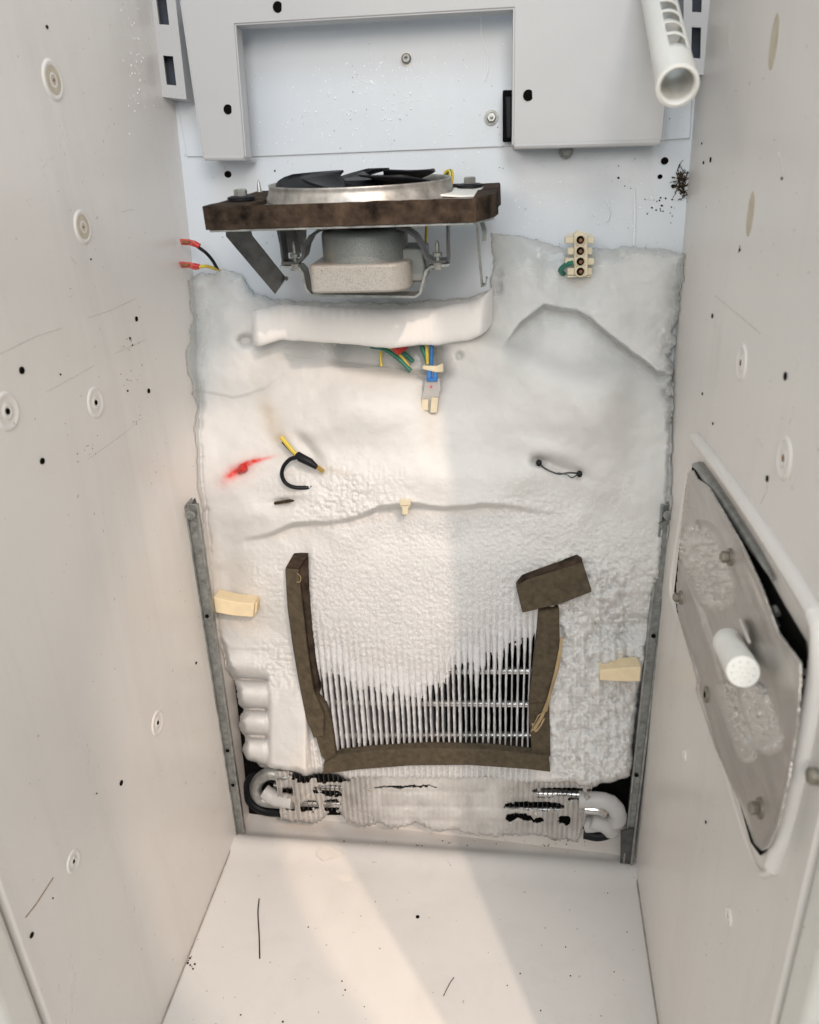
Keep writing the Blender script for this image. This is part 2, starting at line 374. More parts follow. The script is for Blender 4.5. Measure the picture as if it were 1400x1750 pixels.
def dimple(px, py, R_, side, wall, stain=False, rust=False, core=True):
    c = SW(px, py, 0, side); ax = nrm(side)
    if stain and side > 0: return disc(MB(), c, ax, R_ * .62, .0002, 20, sq=(.85, 1.5)).build('rubbed_stain', 'stain', wall)
    d = MB().lathe(c, ax, [(R_, 0), (R_ * .93, .0009), (R_ * .85, .0013), (R_ * .76, .0010), (R_ * .6, .0004), (R_ * .42, .0003), (R_ * .36, .0010), (R_ * .28, .0012), (R_ * .2, .0004), (.00001, .0003)], 32).build('dimple', 'liner', wall, smooth=60)
    if stain: disc(MB(), c, ax, R_ * .70, .0009, 24).build('yellowed_plug', 'stain', d); disc(MB(), c + ax * .0008, ax, R_ * .08, .0003, 10).build('pin_hole', 'rust', d)
    elif core: disc(MB(), c + ax * .0004, ax, R_ * .15, .0006, 12).build('pin_hole', 'rust' if rust else 'hole', d)
for a in [(90, 137, .0135, True, False), (141, 388, .0125, True, False), (163, 688, .0125, False, False), (12, 703, .0130, False, False), (269, 1235, .012, False, False), (125, 1472, .009, False, False)]:
    dimple(a[0], a[1], a[2], -1, left, a[3], a[4])
for a in [(1323, 72, .0150, True, False), (1283, 366, .0140, True, False), (1268, 620, .012, False, True), (1341, 783, .012, False, True), (1247, 1566, .006, False, False), (1171, 1290, .005, False, False)]:
    dimple(a[0], a[1], a[2], 1, right, a[3], a[4])
# scratches and rust marks lying on the walls
def scratch(pts, wall, fn, mat='grime', r=.0004):
    MB().tube([fn(x, y) for x, y in pts], r, 5).build('scratch', mat, wall)
LW = lambda x, y: SW(x, y, .0001, -1)
RW = lambda x, y: SW(x, y, .0001, 1)
for pts in [[(44, 1568), (62, 1545), (91, 1500)], [(0, 605), (60, 575), (108, 560)], [(150, 543), (190, 530), (232, 510)], [(195, 605), (250, 580)], [(80, 670), (160, 625)], [(150, 785), (200, 750), (235, 722)], [(208, 363), (222, 358), (230, 359)], [(87, 633), (88, 642)], [(120, 438), (128, 448)]]:
    scratch(pts, left, LW, 'rust' if pts[0][1] > 1500 else 'scuff', .0004 if pts[0][1] > 1500 else .00018)
for pts in [[(1265, 420), (1262, 432)], [(1248, 40), (1245, 90)], [(1296, 750), (1304, 765)], [(1300, 860), (1310, 840), (1312, 822)], [(1222, 505), (1300, 570)], [(1330, 260), (1340, 300)]]:
    scratch(pts, right, RW, 'grime' if pts[0][1] in (420,) else 'scuff', .0003 if pts[0][1] == 420 else .00018)
m = MB()
for k in range(34):                                   # rust freckles on the left wall
    x, y = random.choice([(150, 770), (228, 645), (225, 590), (235, 715)]); c = SW(x + random.gauss(0, 9), y + random.gauss(0, 10), 0, -1)
    disc(m, c, nrm(-1), random.uniform(.0002, .0007), .0002, 6)
m.build('rust_freckles', 'rust', left, kind='stuff')
m = MB()
for k in range(110):                                  # dirt specks scattered on walls
    if k % 2: c, a = SW(random.uniform(0, 330), random.uniform(0, 1500), 0, -1), nrm(-1)
    else: c, a = SW(random.uniform(1190, 1400), random.uniform(100, 1700), 0, 1), nrm(1)
    disc(m, c, a, random.uniform(.0001, .00035), .00015, 6)
m.build('dirt_specks', 'grime', left, kind='stuff')
# ================================================================== COVER PANEL (upper white sheet with the cut-out)
cov = thing('duct_cover', 'white painted steel cover with a large square cut-out above the fan', 'metal cover', P(640, 10, .05))
TC = .045
def cov_pt(x, y): return P(x, y, TC)
outer = [(298, -90), (309, 0), (348, 268), (418, 268), (400, 40), (880, 12), (878, 247), (1131, 240), (1140, 150), (1152, -90)]
a = [cov_pt(*p) for p in outer]
MB().prism([p for p in a], BN * -.0012).build('front_sheet', 'paint', cov, bevel=.0005)
def flange(p0, p1, depth, name='flange', over=0):
    a, b = cov_pt(*p0), cov_pt(*p1); d = -BN * depth; o = -BN * .0013
    up = np.cross(b - a, BN); up = up / np.linalg.norm(up) * .0012
    MB().hexa([a + o, b + o, b + o + up, a + o + up], [a + d, b + d, b + d + up, a + d + up]).build(name, 'paint', cov)
flange((348, 268), (418, 268), .040); flange((878, 247), (1131, 240), .040); flange((309, 0), (348, 268), .040)
flange((400, 40), (880, 12), .018); flange((880, 12), (878, 247), .030); flange((1131, 240), (1152, -90), .040); flange((418, 268), (400, 40), .018)
MB().tube([cov_pt(880, 249) - BN * .002, cov_pt(1129, 242) - BN * .002], .0028, 10).build('rolled_edge', 'paint', cov)
MB().tube([cov_pt(350, 269) - BN * .002, cov_pt(417, 269) - BN * .002], .0026, 10).build('rolled_edge', 'paint', cov)
for px, py, r in [(475, 12, .0042), (390, 187, .0040), (903, 163, .0042)]:
    c = cov_pt(px, py); disc(MB(), c, BN, r, .0005, 16).build('screw_hole', 'hole', cov)
for px, py in [(372, 264), (417, 262), (1134, 200), (893, 8), (930, 5)]:
    pass
# black slot box behind the right side of the cover
sb = MB(); a = P(859, 157, .008); a2 = P(884, 157, .008); b2 = P(884, 243, .008); b = P(859, 243, .008)
o = sb.prism([a, a2, b2, b], BN * .012).build('switch_box', 'black_matt', bevel=.001); tag(o, 'black slotted box tucked behind the right edge of the cut-out', 'switch box')
m = MB().prism([P(864, 165, .021), P(874, 165, .021), P(874, 236, .021), P(866, 236, .021)], BN * .002); m.build('switch_face', 'black', o, bevel=.0008)
# slotted shelf tracks
def track(px0, py0, px1, py1, wpx, dep, name_label, slots, side):
    t = thing('shelf_track', name_label, 'shelf track', P(px1, py1, 0), 'slotted shelf tracks in the upper corners')
    f = dep
    A, B = P(px0, py0, f), P(px0 + wpx, py0, f); C_, D_ = P(px1 + wpx * .92, py1 + 5, f), P(px1, py1, f)
    # face in bands between slots so the slots are real openings
    def at(u, v):
        top = A + (B - A) * u; bot = D_ + (C_ - D_) * u; return top + (bot - top) * v
    vs = [0]; 
    for s0, s1 in slots: vs += [s0, s1]
    vs.append(1); mm = MB()
    for i in range(len(vs) - 1):
        v0, v1 = vs[i], vs[i + 1]
        rngs = [(0, 1)] if i % 2 == 0 else [(0, .32), (.68, 1)]
        for u0, u1 in rngs: mm.prism([at(u0, v0), at(u1, v0), at(u1, v1), at(u0, v1)], -BN * .0015)
    bm_o = mm.build('face', 'paint', t)
    for u in (0, 1):
        p, q = at(u, 0), at(u, 1); s_ = (np.array([.0015, 0, 0]) if u == 0 else np.array([-.0015, 0, 0]))
        MB().hexa([p - BN * .0015, q - BN * .0015, q + s_ - BN * .0015, p + s_ - BN * .0015], [p - BN * f, q - BN * f, q + s_ - BN * f, p + s_ - BN * f]).build('flange', 'paint', t)
    p, q = at(0, 1), at(1, 1); u_ = np.array([0, 0, .0015])
    MB().hexa([p - BN * .0015, q - BN * .0015, q + u_ - BN * .0015, p + u_ - BN * .0015], [p - BN * f, q - BN * f, q + u_ - BN * f, p + u_ - BN * f]).build('end_cap', 'paint', t)
    MB().prism([at(.2, 0), at(.8, 0), at(.8, .97), at(.2, .97)], -BN * .0005).build('backing', 'slot_dark', t).location = V(-BN * .012)
    return t
track(240, -90, 273, 165, 50, .028, 'white slotted shelf track in the upper left corner', [(.0, .46), (.69, .90)] if 0 else [(.28, .50), (.71, .91)], -1)
track(1170, -90, 1167, 124, 47, .026, 'white slotted shelf track in the upper right corner behind the tube', [(.22, .50), (.62, .87)], 1)
# nuts, plug on the back sheet
def nut(px, py, label, r=.0052, t=.0025):
    c = P(px, py, t); o = thing('hex_nut', label, 'nut', c, 'hex nuts on the back wall')
    MB().lathe(c, BN, [(r * 1.15, 0), (r * 1.15, .0008), (r * .55, .0010)], 24, cap1=True).build('washer', 'galv_old', o)
    MB().lathe(c, BN, [(r * .78, .0008), (r * .78, .004), (r * .65, .0046), (.0001, .0046)], 6).build('nut', 'galv', o)
    MB().lathe(c, BN, [(r * .32, .0044), (r * .32, .0062), (.0001, .0066)], 12).build('stud', 'galv', o)
nut(840, 201, 'greyish hex nut beside the black box in the cut-out'); nut(967, 259, 'hex nut just under the bottom edge of the white cover')
c = P(695, 101, .002); o = thing('plug', 'small grey plastic plug sticking out of the sheet inside the cut-out', 'plug', c)
MB().lathe(c, BN, [(.0042, 0), (.0040, .004), (.0030, .0052), (.0014, .0052), (.0012, .002), (.0001, .002)], 20).build('stem', 'galv_old', o, smooth=50)
MB().lathe(c, BN, [(.0056, 0), (.0056, .001), (.0042, .0014)], 20).build('collar', 'pvc', o)
# ================================================================== WHITE PERFORATED TUBE
tb = thing('air_tube', 'white perforated plastic tube with its open end hanging at the upper right', 'tube', Q(1157, 145, .45))
e0, e1 = Q(1158, 146, .450), Q(1106, -95, .640); ax = (e1 - e0) / np.linalg.norm(e1 - e0); R0 = .0104
hh = M3 @ np.array([0, 0, -1.]); uu = hh - ax * (hh @ ax); uu /= np.linalg.norm(uu); vv = np.cross(ax, uu); Lt = np.linalg.norm(e1 - e0)
# shell as a grid with slots removed, solidified
nu, nv = 48, 96; m = MB(); vs = []; fs = []
slots = [(.032 + .0200 * k, .0485 + .0200 * k) for k in range(9)]
zs = sorted(set([0, .001] + [a for s_ in slots for a in s_ if a < Lt] + list(np.linspace(0.004, Lt, 40))))
OFFA = -0.03
for z in zs:
    for k in range(nu):
        th = 2 * math.pi * k / nu; vs.append(e0 + ax * z + R0 * (uu * math.cos(th) + vv * math.sin(th)))
for i in range(len(zs) - 1):
    zm = (zs[i] + zs[i + 1]) / 2; ins = any(a < zm < b for a, b in slots)
    for k in range(nu):
        th = 2 * math.pi * (k + .5) / nu; th = (th - OFFA + math.pi) % (2 * math.pi) - math.pi
        if ins and abs(th) < .50: continue
        fs.append((i * nu + k, i * nu + (k + 1) % nu, (i + 1) * nu + (k + 1) % nu, (i + 1) * nu + k))
o = m.add(vs, fs).build('tube_wall', 'pvc', tb, smooth=60)
sd = o.modifiers.new('solid', 'SOLIDIFY'); sd.thickness = .0012; sd.offset = 0
MB().lathe(e0, -ax, [(R0 + .0008, -.004), (R0 + .0011, -.002), (R0 + .0011, .0005), (R0 - .0006, .0012), (R0 - .0016, .0002), (R0 - .0016, -.004)], 48).build('end_lip', 'pvc', tb, smooth=50)
MB().tube([e0 + ax * .08, e0 + ax * .082], R0 - .002, 24).build('inner_baffle', 'pvc', tb)
for k, (z, th) in enumerate([(.02, 1.2), (.004, 2.2)]):
    c = e0 + ax * z + (R0 + .001) * (uu * math.cos(th) + vv * math.sin(th)); disc(MB(), c, uu * math.cos(th) + vv * math.sin(th), .0009, .0003).build('spot', 'stain', tb)
# ================================================================== FAN ASSEMBLY
YF, YBk = .606, .742
zt = float(G(600, 345, YF)[2]); zb = float(G(600, 386, YF)[2])
xl, xr = float(G(347, 360, YF)[0]), float(G(814, 360, YF)[0]); xr2 = float(G(852, 330, .69)[0])
fan = thing('evaporator_fan', 'fan with black blades and speckled motor on a brown foam edged plate', 'fan', ((xl + xr) / 2, .69, zb))
def jagline(a, b, n, amp):
    return [(a[0] + (b[0] - a[0]) * i / n + random.gauss(0, amp), a[1] + (b[1] - a[1]) * i / n + random.gauss(0, amp)) for i in range(n)]
ring_o = jagline((xl, YF), (xr, YF), 22, .0004) + jagline((xr, YF), (xr2, YF + .030), 6, .0004) + jagline((xr2, YF + .03), (xr2, YBk), 6, .0004) + jagline((xr2, YBk), (xl, YBk), 16, .0004) + jagline((xl, YBk), (xl, YF), 8, .0004)
cx, cy = float(G(617, 330, .694)[0]), .694
xi0, xi1, yi0, yi1 = xl + .030, xr2 - .016, YF + .010, YBk - .008
def inner(p):
    return (min(max(p[0], xi0), xi1), min(max(p[1], yi0), yi1))
m = MB(); n = len(ring_o); inn = [inner(p) for p in ring_o]
vs = [(x, y, zt + random.gauss(0, .0002)) for x, y in ring_o] + [(x, y, zt - .001) for x, y in inn] + [(x + random.gauss(0, .0004), y + random.gauss(0, .0004), zb) for x, y in ring_o] + [(x, y, zb) for x, y in inn]
fs = []
for i in range(n):
    j = (i + 1) % n; fs += [(i, j, n + j, n + i), (i, 2 * n + i, 2 * n + j, j), (2 * n + i, 3 * n + i, 3 * n + j, 2 * n + j), (n + i, n + j, 3 * n + j, 3 * n + i)]
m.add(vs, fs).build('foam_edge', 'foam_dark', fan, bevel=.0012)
MB().box((xi0 + .0003, yi0 + .0003, zt - .008), (xi1 - .0003, yi1 - .0003, zt - .004)).build('mounting_plate', 'alu', fan, bevel=.0005)
MB().prism([(x, y, zb - .0003) for x, y in [(xl + .002, YF + .002), (xr - .002, YF + .002), (xr2 - .002, YF + .032), (xr2 - .002, YBk), (xl + .002, YBk)]], (0, 0, -.0016)).build('lower_flange', 'galv', fan, bevel=.0003)
Rr = float(G(770, 330, .69)[0] - G(464, 330, .69)[0]) / 2
MB().lathe((cx, cy, zt), (0, 0, 1), [(Rr * 1.06, -.006), (Rr * 1.045, -.002), (Rr * 1.02, .001), (Rr * 1.005, .004), (Rr, .0064), (Rr * 1.008, .0078), (Rr * 1.004, .0085), (Rr * .985, .0085), (Rr * .97, .0065), (Rr * .95, -.008)], 72).build('shroud_ring', 'alu', fan, smooth=60)
zr = zt + .0076
hub = MB().lathe((cx, cy, zr), (0, 0, 1), [(.0225, -.024), (.0225, .0), (.020, .0022), (.0001, .0026)], 32).build('hub', 'black', fan)
for k in range(5):
    a0 = math.radians(36 + 72 * k); m = MB(); vs = []; fs = []
    NR, NA = 9, 10
    for i in range(NR):
        r = .019 + (Rr * .93 - .019) * i / (NR - 1)
        for j in range(NA):
            s_ = j / (NA - 1); wd = math.radians(40 + 38 * math.sin(math.pi * min(1, .15 + .75 * i / (NR - 1))))
            lead = math.radians(18) * (i / (NR - 1)) ** 2
            rr = r * (1 - .10 * (2 * s_ - 1) ** 4 * (i / (NR - 1)))
            a_ = a0 + lead + (s_ - .5) * wd * 1.25; z = zr + .0085 * (1 - .25 * i / NR) * 1 - (s_) * .024 + .003 * math.sin(s_ * math.pi)
            vs.append((cx + rr * math.cos(a_), cy + rr * math.sin(a_), z))
    for i in range(NR - 1):
        for j in range(NA - 1): q = i * NA + j; fs.append((q, q + 1, q + NA + 1, q + NA))
    o = m.add(vs, fs).build('blade', 'black', fan, smooth=60); sd = o.modifiers.new('solid', 'SOLIDIFY'); sd.thickness = .0014
# motor
ym = .672
mx = float(G(625, 430, ym)[0]); rm = float(G(697, 430, ym)[0] - G(553, 430, ym)[0]) / 2
yfm = ym - rm
zA, zB = float(G(625, 398, yfm)[2]), float(G(625, 452, yfm)[2]); zC = float(G(625, 500, yfm)[2])
mo = MB().lathe((mx, ym, zB), (0, 0, 1), [(rm, -.001), (rm, (zA - zB) - .004), (rm * .97, (zA - zB) - .0015), (rm * .9, zA - zB), (.0001, zA - zB)], 40).build('motor_can', 'motor_top', fan, smooth=40)
x0, x1 = float(G(529, 470, yfm)[0]), float(G(699, 470, yfm)[0])
def rbox(x0, x1, y0, y1, z0, z1, r, n=6):
    pts = []
    for cxx, cyy, a in [(x1 - r, y0 + r, -90), (x1 - r, y1 - r, 0), (x0 + r * .3, y1 - r * .3, 90), (x0 + r * .3, y0 + r * .3, 180)]:
        rr = r if a in (-90, 0) else r * .3
        for k in range(n + 1): t = math.radians(a + 90 * k / n); pts.append((cxx + rr * math.cos(t), cyy + rr * math.sin(t), z0))
    return MB().prism(pts, (0, 0, z1 - z0))
rbox(x0, x1, yfm - .002, ym + rm, zC, zB + .0005, .018).build('motor_base', 'motor_low', fan, bevel=.002, smooth=40)
MB().box((x1 - .012, ym - .012, zC + .003), (x1 + .010, ym + .024, zB + .008)).build('coil_pack', 'motor_top', fan, bevel=.002)
MB().lathe((mx, ym, zA), (0, 0, 1), [(.014, 0), (.014, zt - .01 - zA)], 20, cap1=True).build('shaft_boss', 'black', fan)
yb_ = ym - .010
def g(px, py, y=yb_): return G(px, py, y)
wv = (0, .018, 0)
MB().strip([g(483, 453), g(514, 454), g(521, 462), g(527, 490), g(536, 501), g(712, 504), g(720, 498), g(730, 460), g(738, 453), g(769, 450)], wv, .0018).build('motor_strap', 'galv', fan)
MB().strip([g(486, 447), g(512, 447), g(522, 436), g(526, 418), g(534, 402), g(548, 392), g(566, 387)], wv, .0022).build('upper_strap', 'dark_metal', fan)
MB().strip([g(764, 444), g(742, 446), g(730, 438), g(722, 418), g(712, 402), g(698, 392), g(680, 387)], wv, .0022).build('upper_strap', 'dark_metal', fan)
MB().strip([g(481, 389), g(484, 415), g(488, 446)], (0, .016, 0), .0016).build('hanger', 'dark_metal', fan)
MB().strip([g(766, 384), g(766, 415), g(767, 444)], (0, .016, 0), .0016).build('hanger', 'dark_metal', fan)
MB().strip([g(489, 389, yb_ + .02), g(493, 410, yb_ + .02), g(498, 432, yb_ + .02)], (.016, 0, 0), .0016).build('hanger', 'dark_metal', fan)
MB().hexa([g(505, 390, .70), g(524, 390, .70), g(524, 434, .70), g(505, 434, .70)], [g(505, 390, .703), g(524, 390, .703), g(524, 434, .703), g(505, 434, .703)]).build('label_tag', 'galv', fan)
for px, py in [(505, 440), (748, 438)]:
    c = G(px, py + 4, yb_ - .006)
    MB().lathe(c, (0, 0, 1), [(.0042, -.008), (.0042, -.003), (.0018, -.003), (.0018, .002), (.0038, .002), (.0038, .0045), (.0016, .005), (.0016, .011), (.0003, .014)], 10).build('screw', 'galv_old', fan)
# left sloping support and right leg
A0, A1, A2, A3, A4 = G(385, 391, .655), G(428, 391, .655), G(431, 403, .655), G(489, 476, .675), G(470, 503, .675)
MB().prism([A0, A1, A2, A3, A4, G(386, 404, .655)], (0, .0016, 0)).build('support_arm', 'dark_metal', fan, bevel=.0004)
disc(MB(), G(464, 476, .6735), (0, -1, 0), .0034, .0004, 14, sq=(.5, 1)).build('slot', 'pvc', fan)
MB().strip([G(483, 480, .675), G(489, 474, .67), G(491, 478, .665)], (0, .006, 0), .0014).build('support_hook', 'dark_metal', fan)
MB().strip([G(815, 378, .665), G(819, 430, .672), G(824, 488, .680)], (0, .012, 0), .0015).build('support_leg', 'galv', fan)
MB().strip([G(823, 488, .68), G(830, 486, .68), G(832, 474, .68)], (0, .010, 0), .0014).build('support_foot', 'galv_old', fan)
MB().strip([G(824, 377, .69), G(829, 395, .69), G(828, 410, .69)], (0, .012, 0), .0035).build('clip', 'galv', fan)
for px, py, y in [(412, 336, .655), (803, 316, .70)]:
    c = G(px, py, y); c[2] = zt
    MB().lathe(c, (0, 0, 1), [(.0105, 0), (.0105, .0022), (.008, .003)], 24, cap1=True).build('rubber_washer', 'black', fan)
    MB().lathe(c, (0, 0, 1), [(.0052, .003), (.0052, .007), (.0045, .0078), (.0001, .0078)], 6).build('bolt_head', 'galv', fan)
c = G(444, 330, .735); c[2] = zt - .002; MB().lathe(c, (0, 0, 1), [(.004, 0), (.002, .003), (.0014, .008), (.0002, .012)], 10).build('screw', 'galv', fan)
# torn white sticker lying on the rim
pts = [(738, 331), (748, 322), (775, 317), (800, 319), (826, 318), (820, 327), (812, 333), (790, 334), (765, 333)]
ps = []
for k, (x, y) in enumerate(pts):
    yy = .66 + (.04 if y < 324 else (.02 if y < 330 else 0)); ps.append(G(x, y, yy))
st = MB().prism(ps, (0, 0, -.0012)).build('torn_label', 'pvc'); tag(st, 'torn curled white label lying on the right of the fan rim', 'label')
# wires behind the fan rim
for k, (dx, mt) in enumerate([(0, 'yellow'), (4, 'green'), (8, 'yellow')]):
    o = MB().tube(catmull([G(757 + dx, 312, .745), G(760 + dx, 297, .742), G(767 + dx * .6, 291, .740), G(770 + dx * .5, 300, .738), G(764 + dx, 314, .738)]), .0011, 8).build('wire', mt)
    tag(o, ['yellow wire curling up behind the right rim of the fan, nearest the blades', 'green wire between two yellow ones behind the fan rim', 'yellow wire curling up behind the fan rim, rightmost of three'][k], 'wire')
o = MB().tube([G(729, 386, .70), G(727, 430, .70)], .0012, 8).build('wire', 'yellow'); tag(o, 'short yellow wire hanging behind the fan motor strap', 'wire')
# ================================================================== ICE
ST = 1.5
gx = np.arange(308, 1186, ST); gy = np.arange(386, 1352, ST); PX, PY = np.meshgrid(gx, gy); SH = PX.shape
ctrl = [(340, 480, .008), (400, 520, .014), (450, 560, .03), (400, 620, .022), (340, 600, .02), (350, 700, .028), (400, 700, .03), (360, 800, .038), (410, 830, .045), (500, 650, .035),
        (620, 560, .03), (650, 620, .034), (650, 700, .062), (560, 760, .052), (800, 640, .040), (860, 500, .012), (900, 470, .010), (870, 420, .005), (960, 460, .012), (1050, 480, .020), (1140, 460, .018), (1130, 550, .022), (1000, 560, .026),
        (1000, 700, .064), (900, 700, .060), (1120, 720, .034), (820, 760, .055), (700, 820, .062), (1000, 800, .056), (1120, 820, .040), (600, 850, .064), (900, 850, .062), (700, 910, .056), (500, 930, .056), (900, 930, .056),
        (400, 930, .046), (350, 880, .036), (370, 1000, .040), (430, 1040, .050), (1080, 950, .048), (1110, 880, .042), (700, 1000, .056), (560, 1060, .056), (700, 1150, .056), (880, 1100, .056), (420, 1130, .046), (430, 1200, .046), (440, 1290, .048), (500, 1250, .064), (520, 1310, .062),
        (1000, 1000, .060), (1000, 1150, .062), (1080, 1060, .036), (1075, 1150, .046), (1070, 1250, .040), (1000, 1300, .060), (700, 1330, .054), (900, 1330, .056)]
num = np.zeros(SH); den = np.zeros(SH)
for cx_, cy_, t_ in ctrl:
    k_ = np.exp(-((PX - cx_) ** 2 + (PY - cy_) ** 2) / (2 * 42.0 ** 2)) + 1e-7; num += k_ * t_; den += k_
T = num / den
interp = lambda x, xs, ys: np.interp(x, xs, ys)
wob = (fbm(SH, 30, 5, 4) - .5)
T += .012 * gauss(PX, PY, 640, 695, 150, 55) + .011 * gauss(PX, PY, 1000, 690, 105, 75, 20) + .008 * gauss(PX, PY, 700, 815, 250, 34) + .007 * gauss(PX, PY, 400, 840, 55, 50) + .006 * gauss(PX, PY, 1080, 860, 50, 70) + .008 * gauss(PX, PY, 430, 740, 50, 50)
# arc on the right: upper sheet stands proud of the hollow under it
arcx = [860, 890, 930, 960, 985, 1010, 1040, 1090, 1125, 1160]; arcy = [590, 548, 519, 527, 530, 542, 566, 606, 634, 640]
ya = interp(PX, arcx, arcy) + wob * 8; da = PY - ya; inx = sstep(850, 900, PX) * (1 - sstep(1130, 1160, PX))
T += inx * (.005 * (1 - sstep(-2, 5, da)) * np.exp(-np.clip(-da, 0, 400) / 90.)) - inx * .011 * sstep(-2, 9, da) * np.exp(-np.clip(da, 0, 400) / 46.)
# left thin sheet edge
yl2 = interp(PX, [318, 345, 400, 450, 500], [662, 668, 676, 660, 625]) + wob * 10; dl = PY - yl2; inl = 1 - sstep(440, 500, PX)
T += inl * (.0018 * (1 - sstep(-2, 5, dl)) * np.exp(-np.clip(-dl, 0, 400) / 50.)) - inl * .0012 * sstep(0, 5, dl) * np.exp(-np.clip(dl, 0, 400) / 25.)
# lip above the finned face
lx = [380, 455, 500, 560, 600, 650, 700, 760, 820, 880, 960, 1040]; lyv = [930, 914, 896, 893, 886, 866, 862, 868, 862, 866, 880, 900]
yl = interp(PX, lx, lyv) + wob * 7; d = PY - yl; inp = sstep(400, 500, PX) * (1 - sstep(800, 960, PX)) * (.45 + 1.0 * vnoise(SH, 60, 606))
T += inp * (.012 * (1 - sstep(-5, 6, d)) * np.exp(-np.clip(-d, 0, 400) / 34.)) - inp * .009 * sstep(-2, 8, d) * np.exp(-np.clip(d, 0, 300) / 26.)
# cavity under the bar with wires
cav = np.exp(-(np.clip(np.abs(PX - 665) - 70, 0, 999) / 26.) ** 2) * np.exp(-(np.clip(np.abs(PY - (604 + (PX - 640) * .12)) - 18, 0, 999) / 12.) ** 2)
T -= .026 * cav
T -= .010 * gauss(PX, PY, 530, 600, 50, 20)
# wire dents
T -= .008 * gauss(PX, PY, 735, 670, 24, 52) + .006 * gauss(PX, PY, 520, 800, 40, 22, 40) + .009 * gauss(PX, PY, 525, 765, 30, 10, 50)
T -= .012 * gauss(PX, PY, 922, 788, 14, 8) + .010 * gauss(PX, PY, 958, 800, 40, 9, 20) + .010 * gauss(PX, PY, 490, 858, 26, 7, -6) + .005 * gauss(PX, PY, 420, 800, 30, 10, -30)
T += .006 * gauss(PX, PY, 940, 770, 60, 16, 15) + .005 * gauss(PX, PY, 900, 810, 30, 30)
T -= .010 * gauss(PX, PY, 390, 985, 26, 60) + .006 * gauss(PX, PY, 470, 1085, 40, 40) + .014 * gauss(PX, PY, 1080, 1070, 40, 34) + .008 * gauss(PX, PY, 1085, 1190, 24, 60)
T += .005 * gauss(PX, PY, 440, 880, 60, 20)
# frosted return bends low on the left
rows = [(1136, 24), (1186, 24), (1234, 21), (1283, 23)]; col_ = 1 - sstep(452, 462, PX)
rollz = np.zeros(SH)
for cy_, h_ in rows: rollz = np.maximum(rollz, np.sqrt(np.clip(1 - ((PY - cy_ - (PX - 430) * .05) / h_) ** 2, 0, 1)))
lowm = sstep(1105, 1150, PY) * (1 - sstep(1302, 1325, PY))
T += col_ * lowm * (rollz * .032 - .027 + .006 * (fbm(SH, 22, 61, 2) - .5)) + (1 - sstep(548, 560, PX)) * (1 - col_) * sstep(1150, 1200, PY) * .007
T -= .006 * np.exp(-((PX - 458) / 4.) ** 2) * sstep(1165, 1200, PY)
# textures
cm = sstep(915, 960, PX + wob * 60) * sstep(900, 990, PY + wob * 80) * (1 - .6 * sstep(1060, 1090, PX))
cauli = fbm(SH, 9, 31, 3, .6, True); cauli2 = fbm(SH, 17, 77, 2, .5, True)
T += cm * .024 * (np.sqrt(cauli) * .6 + cauli2 * .5 - .42) 
flat0 = sstep(900, 960, PY) * sstep(520, 535, PX) * (1 - sstep(905, 930, PX))
cm2 = gauss(PX, PY, 590, 850, 85, 45) + .9 * gauss(PX, PY, 480, 1140, 42, 45) + .5 * gauss(PX, PY, 880, 880, 90, 40) + .35 * gauss(PX, PY, 470, 1000, 60, 60)
T += np.clip(cm2, 0, 1) * .0085 * (fbm(SH, 6, 91, 3, .6, True) - .25)
T += (fbm(SH, 45, 3, 3) - .5) * .007 * (1 - cm) + (fbm(SH, 14, 9, 3) - .5) * .0016
wind = sstep(520, 535, PX) * (1 - sstep(905, 930, PX)) * sstep(880, 990, PY)
fr = sstep(860, 930, PY) * (1 - cm)
T += sstep(760, 880, PY) * .0014 * (fbm(SH, 3.2, 351, 2, .6, True) - .3) * (1 - flat0) * sstep(.45, .65, fbm(SH, 50, 515, 3)) * (.3 + .7 * sstep(470, 620, PX))
T += fr * .0024 * (fbm(SH, 2.2, 55, 2, .6) - .5) * (sstep(540, 600, PX)) * (1 + wind)
# fins showing through the frost
VX, VY = 836., 3825.
def finx(i, y): x12 = 556 + 9.62 * i; return VX + (x12 - VX) * (VY - y) / (VY - 1280.)
u = (VX + (PX - VX) * (VY - 1280.) / (VY - PY) - 556) / 9.62; ph = u - np.floor(u + .5)
FIN_T = .056
ybx = [540, 556, 575, 600, 640, 680, 720, 760, 790, 830, 860, 920]; ybv = [1125, 1140, 1135, 1150, 1165, 1172, 1176, 1150, 1118, 1098, 1090, 1078]
yb = interp(PX, ybx, ybv) + (vnoise(SH, 30, 733) - .5) * 16 + 6
flat = sstep(900, 960, PY) * wind
T = T * (1 - flat) + flat * (FIN_T + .0048 * (1 - sstep(-120, 4, PY - yb)) + .0010 * (fbm(SH, 30, 8, 3) - .5) + .0034 * (fbm(SH, 2.4, 56, 3, .7) - .5))
ridge = sstep(-110, 0, PY - yb) ** 1.5 * flat
T += ridge * .0022 * (np.cos(ph * 2 * math.pi) - .6) * (.7 + .5 * vnoise(SH, 7, 66))
T += flat * .0016 * (fbm(SH, 8, 919, 3, .55, True) - .3) * (1 - ridge)
T = np.maximum(T, .003)
